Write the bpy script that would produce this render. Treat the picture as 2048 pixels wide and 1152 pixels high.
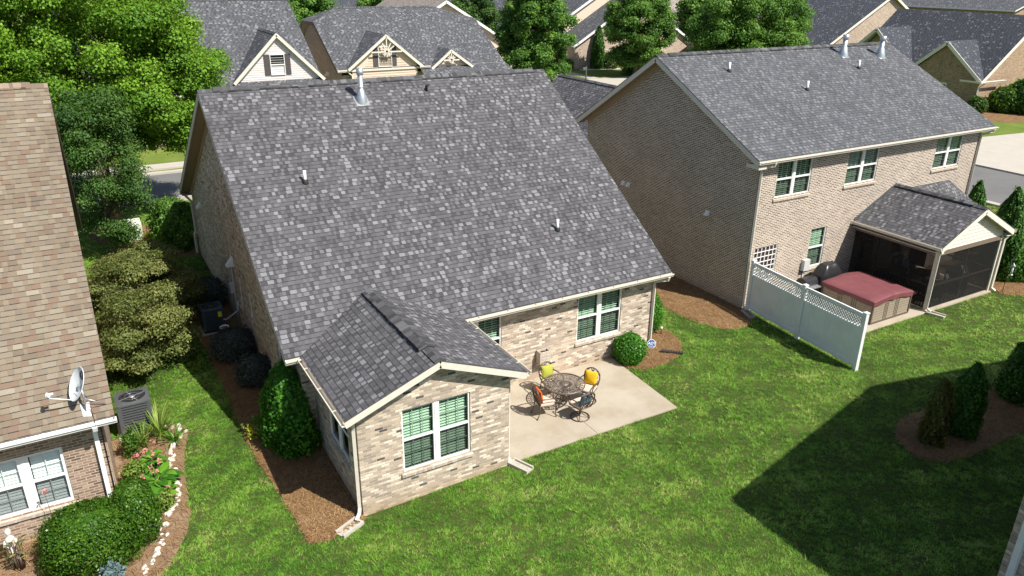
import bpy, math, random
import numpy as np
from mathutils import Vector, Matrix, Euler

R = math.radians
rnd = random.Random(7)
rng = np.random.default_rng(11)
scene = bpy.context.scene
C = scene.collection
for o in list(bpy.data.objects):
    bpy.data.objects.remove(o)

# ------------------------------------------------------------------ camera, sky, sun, exposure
cam = bpy.data.cameras.new('camera')
cam.sensor_width = 36.0
cam.lens = 36.0 * 1518.74 / 2048.0
cam.clip_start = 0.1
cam.clip_end = 2000
camo = bpy.data.objects.new('camera', cam)
camo.location = (-4.2447, -14.1446, 11.7671)
camo.rotation_euler = Euler((1.1739, -0.0104, -0.5212), 'XYZ')
C.objects.link(camo)
scene.camera = camo

SUN_EL, SUN_AZ = 50.9, -62.9
w = bpy.data.worlds.new('World')
scene.world = w
w.use_nodes = True
wn = w.node_tree
bg = wn.nodes['Background']
sky = wn.nodes.new('ShaderNodeTexSky')
sky.sky_type = 'NISHITA'
sky.sun_disc = False
sky.sun_elevation = R(SUN_EL)
sky.sun_rotation = R(90 - SUN_AZ)
sky.air_density = 1.0
sky.dust_density = 1.0
bg.inputs['Strength'].default_value = 0.082
wn.links.new(sky.outputs['Color'], bg.inputs['Color'])

sun = bpy.data.lights.new('sun', 'SUN')
sun.energy = 5.0
sun.angle = R(0.53)
sun.color = (1.0, 0.95, 0.87)
suno = bpy.data.objects.new('sun', sun)
sv = Vector((math.cos(R(SUN_EL)) * math.cos(R(SUN_AZ)), math.cos(R(SUN_EL)) * math.sin(R(SUN_AZ)), math.sin(R(SUN_EL))))
suno.rotation_euler = sv.to_track_quat('Z', 'Y').to_euler()
suno.location = (0, -10, 40)
C.objects.link(suno)
scene.view_settings.view_transform = 'Standard'
scene.view_settings.look = 'None'
scene.view_settings.exposure = 0.68
scene.view_settings.gamma = 1.0
scene.render.engine = 'CYCLES'
scene.cycles.max_bounces = 8
scene.cycles.transparent_max_bounces = 12
scene.cycles.use_denoising = True
scene.cycles.denoiser = 'OPENIMAGEDENOISE'
scene.cycles.denoising_input_passes = 'RGB_ALBEDO_NORMAL'
scene.cycles.denoising_prefilter = 'ACCURATE'
scene.cycles.use_adaptive_sampling = False

# ------------------------------------------------------------------ node helpers
class T:
    def __init__(s, name):
        s.m = bpy.data.materials.new(name)
        s.m.use_nodes = True
        s.t = s.m.node_tree
        s.b = s.t.nodes['Principled BSDF']
        s.out = s.t.nodes['Material Output']
    def n(s, typ, ins=None, **props):
        nd = s.t.nodes.new(typ)
        for k, v in props.items():
            setattr(nd, k, v)
        if ins:
            for k, v in ins.items():
                s.set(nd.inputs[k], v)
        return nd
    def set(s, inp, v):
        if isinstance(v, bpy.types.NodeSocket):
            s.t.links.new(v, inp)
        elif isinstance(v, bpy.types.Node):
            s.t.links.new(v.outputs[0], inp)
        else:
            inp.default_value = v
    def math(s, op, a, b=0.0):
        nd = s.n('ShaderNodeMath', operation=op)
        s.set(nd.inputs[0], a); s.set(nd.inputs[1], b)
        return nd.outputs[0]
    def uv(s):
        return s.n('ShaderNodeUVMap', uv_map='UVMap').outputs[0]
    def obj(s):
        return s.n('ShaderNodeNewGeometry').outputs['Position']
    def noise(s, vec, scale, detail=4, rough=0.55):
        nd = s.n('ShaderNodeTexNoise', {'Scale': scale, 'Detail': detail, 'Roughness': rough})
        if vec is not None: s.set(nd.inputs['Vector'], vec)
        return nd.outputs['Fac']
    def ramp(s, fac, stops, interp='LINEAR'):
        nd = s.n('ShaderNodeValToRGB')
        cr = nd.color_ramp
        cr.interpolation = interp
        while len(cr.elements) < len(stops): cr.elements.new(0.5)
        for e, (p, c) in zip(cr.elements, stops):
            e.position = p
            e.color = (c[0], c[1], c[2], 1) if not isinstance(c, (int, float)) else (c, c, c, 1)
        s.set(nd.inputs[0], fac)
        return nd.outputs[0]
    def mix(s, fac, a, b, typ='MIX'):
        nd = s.n('ShaderNodeMix', data_type='RGBA', blend_type=typ)
        s.set(nd.inputs[0], fac)
        for i, v in ((6, a), (7, b)):
            if isinstance(v, tuple) and len(v) == 3: v = (v[0], v[1], v[2], 1)
            s.set(nd.inputs[i], v)
        return nd.outputs[2]
    def bump(s, h, dist=1.0, strength=1.0):
        nd = s.n('ShaderNodeBump', {'Strength': strength, 'Distance': dist, 'Height': h})
        s.t.links.new(nd.outputs[0], s.b.inputs['Normal'])
    def base(s, col, rough=0.8, spec=0.3, metal=0.0):
        s.set(s.b.inputs['Base Color'], col if not (isinstance(col, tuple) and len(col) == 3) else (col[0], col[1], col[2], 1))
        s.set(s.b.inputs['Roughness'], rough)
        s.b.inputs['Specular IOR Level'].default_value = spec
        s.b.inputs['Metallic'].default_value = metal
        return s.m

def m_plain(name, col, rough=0.6, spec=0.35, metal=0.0, var=0.12, scale=9.0):
    t = T(name)
    f = t.noise(t.obj(), scale, 5, 0.6)
    lo = tuple(c * (1 - var) for c in col); hi = tuple(min(1, c * (1 + var)) for c in col)
    t.base(t.ramp(f, [(0.3, lo), (0.7, hi)]), rough, spec, metal)
    return t.m

def m_brick(name, tones, mortar, bw=0.205, rh=0.0677, ms=0.006, rot=False, stain=0.25):
    t = T(name)
    uv = t.uv()
    if rot:
        uv = t.n('ShaderNodeMapping', {'Vector': uv, 'Rotation': (0, 0, R(90))}).outputs[0]
    br = t.n('ShaderNodeTexBrick', {'Vector': uv, 'Color1': (0, 0, 0, 1), 'Color2': (1, 1, 1, 1), 'Mortar': (0, 0, 0, 1),
             'Scale': 1.0, 'Mortar Size': ms, 'Mortar Smooth': 0.15, 'Brick Width': bw, 'Row Height': rh})
    br.offset = 0.5
    col = t.ramp(br.outputs['Color'], tones, 'CONSTANT')
    n1 = t.noise(t.uv(), 45.0, 3)
    col = t.mix(0.75, col, t.ramp(n1, [(0.3, 0.62), (0.7, 1.3)]), 'MULTIPLY')
    col = t.mix(br.outputs['Fac'], col, mortar)
    n2 = t.noise(t.uv(), 0.7, 5, 0.6)
    col = t.mix(stain, col, t.ramp(n2, [(0.3, 0.6), (0.7, 1.3)]), 'MULTIPLY')
    pz = t.n('ShaderNodeSeparateXYZ', {0: t.obj()}).outputs[2]
    dz = t.math('SUBTRACT', t.math('ADD', pz, t.math('MULTIPLY', n2, 0.35)), 0.05)
    col = t.mix(t.ramp(dz, [(0.02, 0.55), (0.38, 0.0)]), col, (0.33, 0.23, 0.13))
    t.base(col, 0.9, 0.15)
    h = t.math('SUBTRACT', 1.0, br.outputs['Fac'])
    h = t.math('ADD', t.math('MULTIPLY', h, 0.006), t.math('MULTIPLY', n1, 0.003))
    t.bump(h, 1.0, 0.8)
    return t.m

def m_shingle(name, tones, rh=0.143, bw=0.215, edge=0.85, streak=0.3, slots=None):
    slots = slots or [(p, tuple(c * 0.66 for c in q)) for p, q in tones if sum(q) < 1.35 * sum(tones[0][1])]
    t = T(name)
    uv = t.uv()
    sp = t.n('ShaderNodeSeparateXYZ', {0: uv})
    u, v = sp.outputs[0], sp.outputs[1]
    row = t.math('FLOOR', t.math('DIVIDE', v, rh))
    fr = t.math('FRACT', t.math('DIVIDE', v, rh))
    wn1 = t.n('ShaderNodeTexWhiteNoise', {'W': row}, noise_dimensions='1D').outputs['Value']
    # a slow waviness of the tab widths so the tabs are not all equal
    wob = t.math('MULTIPLY', t.math('SINE', t.math('ADD', t.math('MULTIPLY', u, 7.3), t.math('MULTIPLY', wn1, 60.0))), 0.045)
    uu = t.math('ADD', t.math('ADD', u, wob), t.math('MULTIPLY', wn1, 5.0))
    cellf = t.math('DIVIDE', uu, bw)
    cell = t.math('FLOOR', cellf)
    cfr = t.math('FRACT', cellf)
    cmb = t.n('ShaderNodeCombineXYZ', {0: cell, 1: row})
    wnn = t.n('ShaderNodeTexWhiteNoise', {'Vector': cmb.outputs[0]}, noise_dimensions='2D')
    wn2 = wnn.outputs['Value']
    wsp = t.n('ShaderNodeSeparateColor', {0: wnn.outputs['Color']})
    # every repeat is a raised tab and a recessed slot of uneven widths
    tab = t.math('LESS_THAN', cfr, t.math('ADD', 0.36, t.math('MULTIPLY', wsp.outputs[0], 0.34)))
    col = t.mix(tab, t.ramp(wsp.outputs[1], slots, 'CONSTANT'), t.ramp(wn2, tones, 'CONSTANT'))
    gr = t.noise(uv, 60.0, 2, 0.7)
    col = t.mix(0.8, col, t.ramp(gr, [(0.3, 0.7), (0.7, 1.3)]), 'MULTIPLY')
    st = t.noise(t.n('ShaderNodeMapping', {'Vector': uv, 'Scale': (0.8, 0.16, 1)}).outputs[0], 1.0, 5, 0.6)
    col = t.mix(streak, col, t.ramp(st, [(0.3, 0.6), (0.7, 1.35)]), 'MULTIPLY')
    # shadow line under each course butt, painted into the colour, deeper below raised tabs
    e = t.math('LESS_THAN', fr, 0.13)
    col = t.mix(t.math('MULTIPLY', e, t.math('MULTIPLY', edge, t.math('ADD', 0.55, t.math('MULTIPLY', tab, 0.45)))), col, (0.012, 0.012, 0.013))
    t.base(col, 0.93, 0.12)
    hh = t.math('MULTIPLY', t.math('SUBTRACT', 1.0, fr), 0.008)
    hh = t.math('ADD', hh, t.math('MULTIPLY', tab, 0.005))
    hh = t.math('ADD', hh, t.math('MULTIPLY', gr, 0.003))
    t.bump(hh, 1.0, 0.9)
    return t.m

def m_leaf(name, stops, trans=0.3, rough=0.55):
    t = T(name)
    at = t.n('ShaderNodeAttribute', attribute_name='tint')
    col = t.ramp(at.outputs['Fac'], stops)
    t.base(col, rough, 0.25)
    tr = t.n('ShaderNodeBsdfTranslucent')
    t.set(tr.inputs[0], t.mix(0.5, col, tuple(min(1, c * 1.5) for c in stops[-1][1])))
    mx = t.n('ShaderNodeMixShader', {0: trans})
    t.t.links.new(t.b.outputs[0], mx.inputs[1]); t.t.links.new(tr.outputs[0], mx.inputs[2])
    t.t.links.new(mx.outputs[0], t.out.inputs['Surface'])
    return t.m

def m_glass(name, tint, gloss=0.9):
    t = T(name)
    tp = t.n('ShaderNodeBsdfTransparent', {0: (tint[0], tint[1], tint[2], 1)})
    gl = t.n('ShaderNodeBsdfGlossy', {0: (gloss, gloss, gloss, 1), 'Roughness': 0.02})
    lw = t.n('ShaderNodeLayerWeight', {0: 0.5})
    fr = t.math('ADD', 0.045, t.math('MULTIPLY', 0.9, t.math('POWER', lw.outputs['Facing'], 5.0)))
    mx = t.n('ShaderNodeMixShader', {0: fr})
    t.t.links.new(tp.outputs[0], mx.inputs[1]); t.t.links.new(gl.outputs[0], mx.inputs[2])
    t.t.links.new(mx.outputs[0], t.out.inputs['Surface'])
    return t.m

def m_screen(name, op=0.5):
    t = T(name)
    t.base((0.012, 0.012, 0.012), 0.7, 0.2)
    tp = t.n('ShaderNodeBsdfTransparent')
    mx = t.n('ShaderNodeMixShader', {0: op})
    t.t.links.new(tp.outputs[0], mx.inputs[1]); t.t.links.new(t.b.outputs[0], mx.inputs[2])
    t.t.links.new(mx.outputs[0], t.out.inputs['Surface'])
    return t.m

def m_ground(name, stops, scale, fine, bump=0.01, stain=None):
    t = T(name)
    p = t.obj()
    a = t.noise(p, scale, 6, 0.62); b = t.noise(p, fine, 4, 0.7)
    f = t.math('ADD', t.math('MULTIPLY', a, 0.55), t.math('MULTIPLY', b, 0.45))
    col = t.ramp(f, stops)
    if stain:
        s = t.noise(p, stain[0], 5, 0.6)
        col = t.mix(stain[2], col, t.mix(1.0, col, stain[1], 'MULTIPLY')) if False else t.mix(t.ramp(s, [(0.45, 0.0), (0.7, stain[2])]), col, stain[1])
    t.base(col, 0.95, 0.1)
    t.bump(t.math('MULTIPLY', b, bump), 1.0, 0.8)
    return t.m

M = {}
M['brick_main'] = m_brick('pale mottled brick', [(0, (0.496, 0.399, 0.302)), (0.16, (0.372, 0.301, 0.240)), (0.34, (0.581, 0.483, 0.380)), (0.52, (0.447, 0.356, 0.273)), (0.68, (0.309, 0.253, 0.205)), (0.80, (0.691, 0.605, 0.493)), (0.93, (0.534, 0.422, 0.313)), (0.963, (0.099, 0.085, 0.077))], (0.47, 0.42, 0.35), stain=0.3)
M['brick_h2'] = m_brick('tan brown brick', [(0, (0.246, 0.181, 0.137)), (0.22, (0.189, 0.134, 0.103)), (0.42, (0.297, 0.228, 0.173)), (0.62, (0.222, 0.164, 0.126)), (0.8, (0.148, 0.108, 0.086)), (0.9, (0.331, 0.266, 0.208))], (0.70, 0.64, 0.55), ms=0.0115)
M['brick_left'] = m_brick('red brown brick', [(0, (0.29, 0.195, 0.14)), (0.25, (0.21, 0.135, 0.10)), (0.45, (0.35, 0.245, 0.175)), (0.65, (0.25, 0.165, 0.12)), (0.82, (0.13, 0.09, 0.07)), (0.92, (0.40, 0.30, 0.22))], (0.44, 0.37, 0.29), ms=0.011)
M['brick_far'] = m_brick('pinkish tan brick', [(0, (0.44, 0.34, 0.265)), (0.3, (0.37, 0.285, 0.22)), (0.6, (0.49, 0.395, 0.31)), (0.9, (0.31, 0.235, 0.185))], (0.5, 0.43, 0.35))
M['brick_gold'] = m_brick('golden tan brick', [(0, (0.35, 0.24, 0.15)), (0.3, (0.29, 0.2, 0.13)), (0.6, (0.4, 0.29, 0.19)), (0.9, (0.22, 0.155, 0.11))], (0.42, 0.34, 0.25))
M['sill_main'] = m_brick('pale sill brick', [(0, (0.48, 0.41, 0.335)), (0.4, (0.4, 0.33, 0.27)), (0.7, (0.56, 0.49, 0.41))], (0.44, 0.39, 0.33), bw=0.0677, rh=0.4)
M['sill_h2'] = m_brick('cream sill brick', [(0, (0.5, 0.42, 0.33)), (0.4, (0.45, 0.37, 0.29)), (0.7, (0.56, 0.48, 0.39))], (0.5, 0.44, 0.36), bw=0.0677, rh=0.4)
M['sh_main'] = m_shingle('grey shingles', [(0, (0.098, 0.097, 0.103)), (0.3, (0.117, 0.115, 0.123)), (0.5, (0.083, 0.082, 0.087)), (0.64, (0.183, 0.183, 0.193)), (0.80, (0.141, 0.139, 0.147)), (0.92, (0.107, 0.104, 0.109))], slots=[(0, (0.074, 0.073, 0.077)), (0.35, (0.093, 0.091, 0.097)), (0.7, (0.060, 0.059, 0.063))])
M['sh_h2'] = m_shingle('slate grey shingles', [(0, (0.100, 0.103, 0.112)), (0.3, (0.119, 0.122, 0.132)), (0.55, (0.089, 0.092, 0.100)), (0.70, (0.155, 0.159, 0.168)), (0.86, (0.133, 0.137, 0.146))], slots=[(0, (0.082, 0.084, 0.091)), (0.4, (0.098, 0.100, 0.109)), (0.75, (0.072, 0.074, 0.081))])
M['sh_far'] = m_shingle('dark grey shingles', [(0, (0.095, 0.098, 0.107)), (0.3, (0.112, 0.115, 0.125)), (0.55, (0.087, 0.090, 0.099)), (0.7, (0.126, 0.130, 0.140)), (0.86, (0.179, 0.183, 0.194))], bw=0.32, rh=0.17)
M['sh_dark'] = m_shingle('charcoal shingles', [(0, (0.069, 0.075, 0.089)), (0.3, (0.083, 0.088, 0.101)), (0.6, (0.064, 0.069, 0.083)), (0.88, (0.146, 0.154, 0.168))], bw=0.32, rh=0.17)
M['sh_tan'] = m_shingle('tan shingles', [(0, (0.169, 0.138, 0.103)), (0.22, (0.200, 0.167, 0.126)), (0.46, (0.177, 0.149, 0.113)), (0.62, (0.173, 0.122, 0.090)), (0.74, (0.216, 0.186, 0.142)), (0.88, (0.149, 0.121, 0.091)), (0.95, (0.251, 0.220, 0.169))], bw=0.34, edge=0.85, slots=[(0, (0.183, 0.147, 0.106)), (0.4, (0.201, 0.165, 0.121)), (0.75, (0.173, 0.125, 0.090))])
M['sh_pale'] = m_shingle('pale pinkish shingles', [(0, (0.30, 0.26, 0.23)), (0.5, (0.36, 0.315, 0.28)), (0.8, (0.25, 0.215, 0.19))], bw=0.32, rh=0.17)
M['cap'] = m_shingle('ridge cap shingles', [(0, (0.08, 0.08, 0.084)), (0.4, (0.105, 0.105, 0.11)), (0.75, (0.14, 0.14, 0.145))], bw=0.5, rh=0.5, edge=0.0)
M['cap_tan'] = m_shingle('tan ridge cap', [(0, (0.2, 0.15, 0.11)), (0.5, (0.26, 0.2, 0.15))], bw=0.5, rh=0.5, edge=0.0)
M['cream'] = m_plain('cream painted trim', (0.62, 0.575, 0.49), 0.5, var=0.06)
M['white_trim'] = m_plain('white painted trim', (0.76, 0.76, 0.74), 0.45, var=0.05)
M['tan_trim'] = m_plain('tan soffit paint', (0.37, 0.28, 0.195), 0.6, var=0.08)
M['brown_trim'] = m_plain('brown trim paint', (0.17, 0.13, 0.10), 0.6, var=0.1)
M['vinyl'] = m_plain('white vinyl fence', (0.72, 0.74, 0.74), 0.4, var=0.07, scale=2.2)
M['siding'] = m_plain('pale siding', (0.60, 0.57, 0.55), 0.6, var=0.05)
M['siding_cream'] = m_plain('cream siding', (0.62, 0.50, 0.39), 0.6, var=0.05)
M['siding_white'] = m_plain('ivory siding', (0.70, 0.66, 0.56), 0.6, var=0.04)
M['shutter'] = m_plain('dark shutter', (0.075, 0.065, 0.065), 0.5)
M['glass'] = m_glass('green tinted window glass', (0.60, 0.73, 0.66))
M['glass_dark'] = m_glass('dark window glass', (0.16, 0.20, 0.19))
M['glass_clear'] = m_glass('clear window glass', (0.86, 0.93, 0.93))
M['blind'] = m_plain('pale blinds', (0.66, 0.70, 0.60), 0.5, var=0.04)
M['blind_white'] = m_plain('white blinds', (0.80, 0.80, 0.78), 0.5, var=0.03)
M['inside'] = m_plain('dim interior', (0.06, 0.07, 0.065), 0.9)
M['win_screen'] = m_screen('window insect screen', 0.42)
M['screen'] = m_screen('insect screen', 0.74)
M['galv'] = m_plain('galvanised metal', (0.52, 0.54, 0.55), 0.38, 0.5, 0.75, var=0.1)
M['pvc'] = m_plain('white plastic pipe', (0.80, 0.80, 0.78), 0.4, var=0.03)
M['black_rubber'] = m_plain('black rubber', (0.02, 0.02, 0.022), 0.6)
M['bronze'] = m_plain('bronze cast metal', (0.115, 0.085, 0.066), 0.42, 0.5, 0.45, var=0.2, scale=40)
M['bronze_grey'] = m_plain('weathered bronze metal', (0.16, 0.128, 0.105), 0.45, 0.5, 0.35, var=0.2, scale=40)
M['cushion'] = m_plain('beige seat fabric', (0.60, 0.49, 0.39), 0.9, 0.1, var=0.06, scale=25)
for nm, col in (('yellow', (0.72, 0.44, 0.02)), ('lime', (0.33, 0.34, 0.05)), ('orange', (0.62, 0.115, 0.02)), ('blue', (0.055, 0.13, 0.19)), ('pale_blue', (0.30, 0.37, 0.43))):
    M['p_' + nm] = m_plain(nm.replace('_', ' ') + ' pillow fabric', col, 0.85, 0.15, var=0.08, scale=30)
M['charcoal'] = m_plain('charcoal painted steel', (0.075, 0.08, 0.085), 0.5, 0.4, var=0.1)
M['navy_steel'] = m_plain('dark blue green steel', (0.05, 0.068, 0.08), 0.5, 0.4, var=0.1)
M['black_plastic'] = m_plain('black vinyl cover', (0.022, 0.022, 0.024), 0.33, 0.5, var=0.15)
M['maroon'] = m_plain('maroon vinyl cover', (0.17, 0.055, 0.062), 0.55, 0.35, var=0.10, scale=3)
M['tub'] = m_plain('taupe tub cabinet', (0.30, 0.25, 0.19), 0.65, var=0.08)
M['tub_dark'] = m_plain('dark taupe trim', (0.10, 0.08, 0.065), 0.6)
M['pale_green'] = m_plain('pale green painted steel', (0.58, 0.62, 0.50), 0.5, var=0.05)
M['grey_box'] = m_plain('grey enamel box', (0.50, 0.51, 0.50), 0.5, var=0.05)
M['dish'] = m_plain('light grey dish paint', (0.62, 0.65, 0.66), 0.4, 0.5, var=0.03)
M['dish_mark'] = m_plain('dark dish marking', (0.06, 0.065, 0.07), 0.5)
M['yellow_label'] = m_plain('yellow sticker', (0.80, 0.66, 0.02), 0.5, var=0.03)
M['sign_blue'] = m_plain('sign blue', (0.012, 0.085, 0.30), 0.35, var=0.04)
M['sign_white'] = m_plain('sign white', (0.80, 0.82, 0.84), 0.4, var=0.02)
M['bark'] = m_plain('grey brown bark', (0.14, 0.105, 0.078), 0.95, 0.1, var=0.35, scale=14)
M['stem'] = m_plain('woody stem', (0.11, 0.075, 0.05), 0.95, 0.1, var=0.3, scale=20)
M['rock'] = m_plain('white limestone', (0.54, 0.50, 0.44), 0.9, 0.15, var=0.2, scale=18)
M['statue'] = m_plain('weathered white cast stone', (0.62, 0.58, 0.52), 0.9, 0.1, var=0.15, scale=14)
M['asphalt'] = m_ground('asphalt', [(0.3, (0.12, 0.12, 0.118)), (0.7, (0.17, 0.168, 0.162))], 0.5, 30, 0.004)
M['concrete'] = m_ground('concrete', [(0.3, (0.327, 0.281, 0.217)), (0.5, (0.380, 0.334, 0.262)), (0.7, (0.426, 0.380, 0.304))], 1.2, 22, 0.003, (0.9, (0.266, 0.205, 0.129), 0.55))
M['concrete_far'] = m_ground('pale concrete', [(0.3, (0.368, 0.336, 0.288)), (0.7, (0.448, 0.416, 0.360))], 0.8, 12, 0.002)
M['block'] = m_ground('grey concrete block', [(0.3, (0.36, 0.33, 0.28)), (0.7, (0.48, 0.45, 0.39))], 6, 60, 0.002)
M['mulch'] = m_ground('pine straw mulch', [(0.3, (0.082, 0.049, 0.026)), (0.5, (0.194, 0.115, 0.057)), (0.7, (0.333, 0.218, 0.116))], 2.5, 55, 0.03)
M['clay'] = m_ground('bare clay soil', [(0.3, (0.133, 0.083, 0.050)), (0.5, (0.217, 0.141, 0.084)), (0.7, (0.308, 0.225, 0.152))], 2.2, 40, 0.02)
M['straw'] = m_leaf('dry pine straw', [(0, (0.119, 0.065, 0.030)), (0.5, (0.290, 0.166, 0.074)), (1, (0.453, 0.321, 0.162))], 0.1, 0.8)
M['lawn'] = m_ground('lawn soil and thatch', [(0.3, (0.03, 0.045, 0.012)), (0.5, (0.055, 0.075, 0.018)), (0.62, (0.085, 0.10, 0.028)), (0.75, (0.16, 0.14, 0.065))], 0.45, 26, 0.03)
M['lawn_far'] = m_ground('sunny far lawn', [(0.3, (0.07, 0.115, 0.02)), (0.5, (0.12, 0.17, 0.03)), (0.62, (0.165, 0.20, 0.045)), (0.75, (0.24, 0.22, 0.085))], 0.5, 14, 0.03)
M['grass'] = m_leaf('lawn grass', [(0, (0.022, 0.085, 0.009)), (0.3, (0.078, 0.225, 0.016)), (0.55, (0.165, 0.37, 0.034)), (0.8, (0.33, 0.49, 0.085)), (1, (0.56, 0.55, 0.22))], 0.3, 0.55)
LEAF = {
 'maple': [(0, (0.045, 0.122, 0.010)), (0.5, (0.113, 0.250, 0.018)), (0.85, (0.207, 0.363, 0.030)), (1, (0.324, 0.431, 0.050))],
 'dark': [(0, (0.023, 0.065, 0.016)), (0.5, (0.052, 0.124, 0.023)), (1, (0.130, 0.221, 0.039))],
 'green': [(0, (0.037, 0.106, 0.020)), (0.5, (0.088, 0.200, 0.030)), (1, (0.213, 0.350, 0.056))],
 'bronze': [(0, (0.046, 0.069, 0.016)), (0.4, (0.106, 0.143, 0.034)), (0.75, (0.201, 0.231, 0.064)), (1, (0.330, 0.276, 0.128))],
 'purple': [(0, (0.03, 0.045, 0.036)), (0.6, (0.062, 0.085, 0.068)), (1, (0.17, 0.17, 0.16))],
 'holly': [(0, (0.023, 0.098, 0.013)), (0.5, (0.049, 0.182, 0.018)), (1, (0.143, 0.351, 0.032))],
 'boxwood': [(0, (0.021, 0.068, 0.009)), (0.5, (0.047, 0.123, 0.010)), (0.85, (0.085, 0.187, 0.015)), (1, (0.170, 0.264, 0.025))],
 'arb': [(0, (0.020, 0.073, 0.012)), (0.5, (0.044, 0.138, 0.017)), (1, (0.106, 0.237, 0.028))],
 'olive': [(0, (0.055, 0.07, 0.012)), (0.5, (0.11, 0.125, 0.022)), (1, (0.20, 0.19, 0.045))],
 'lily': [(0, (0.07, 0.15, 0.02)), (0.6, (0.16, 0.26, 0.04)), (1, (0.34, 0.38, 0.10))],
 'canna': [(0, (0.03, 0.12, 0.012)), (0.6, (0.07, 0.22, 0.018)), (1, (0.18, 0.36, 0.03))],
 'yellow': [(0, (0.25, 0.28, 0.03)), (1, (0.55, 0.50, 0.06))],
 'rust': [(0, (0.10, 0.035, 0.02)), (1, (0.22, 0.09, 0.045))],
 'pink': [(0, (0.60, 0.16, 0.22)), (0.5, (0.66, 0.27, 0.27)), (1, (0.70, 0.36, 0.22))],
 'dusty': [(0, (0.10, 0.17, 0.17)), (1, (0.24, 0.33, 0.33))],
}
for k, v in LEAF.items():
    M['l_' + k] = m_leaf(k + ' leaves', v, 0.28 if k not in ('purple', 'arb') else 0.12)
for k in ('holly', 'boxwood'):
    M['l_' + k].node_tree.nodes['Principled BSDF'].inputs['Roughness'].default_value = 0.35

# ------------------------------------------------------------------ geometry helpers
def gz(x, y):
    """height of the lawn"""
    t = min(1, max(0, (4.5 - x) / 5.0)); t = t * t * (3 - 2 * t)
    return -0.035 - 0.095 * t

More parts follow.
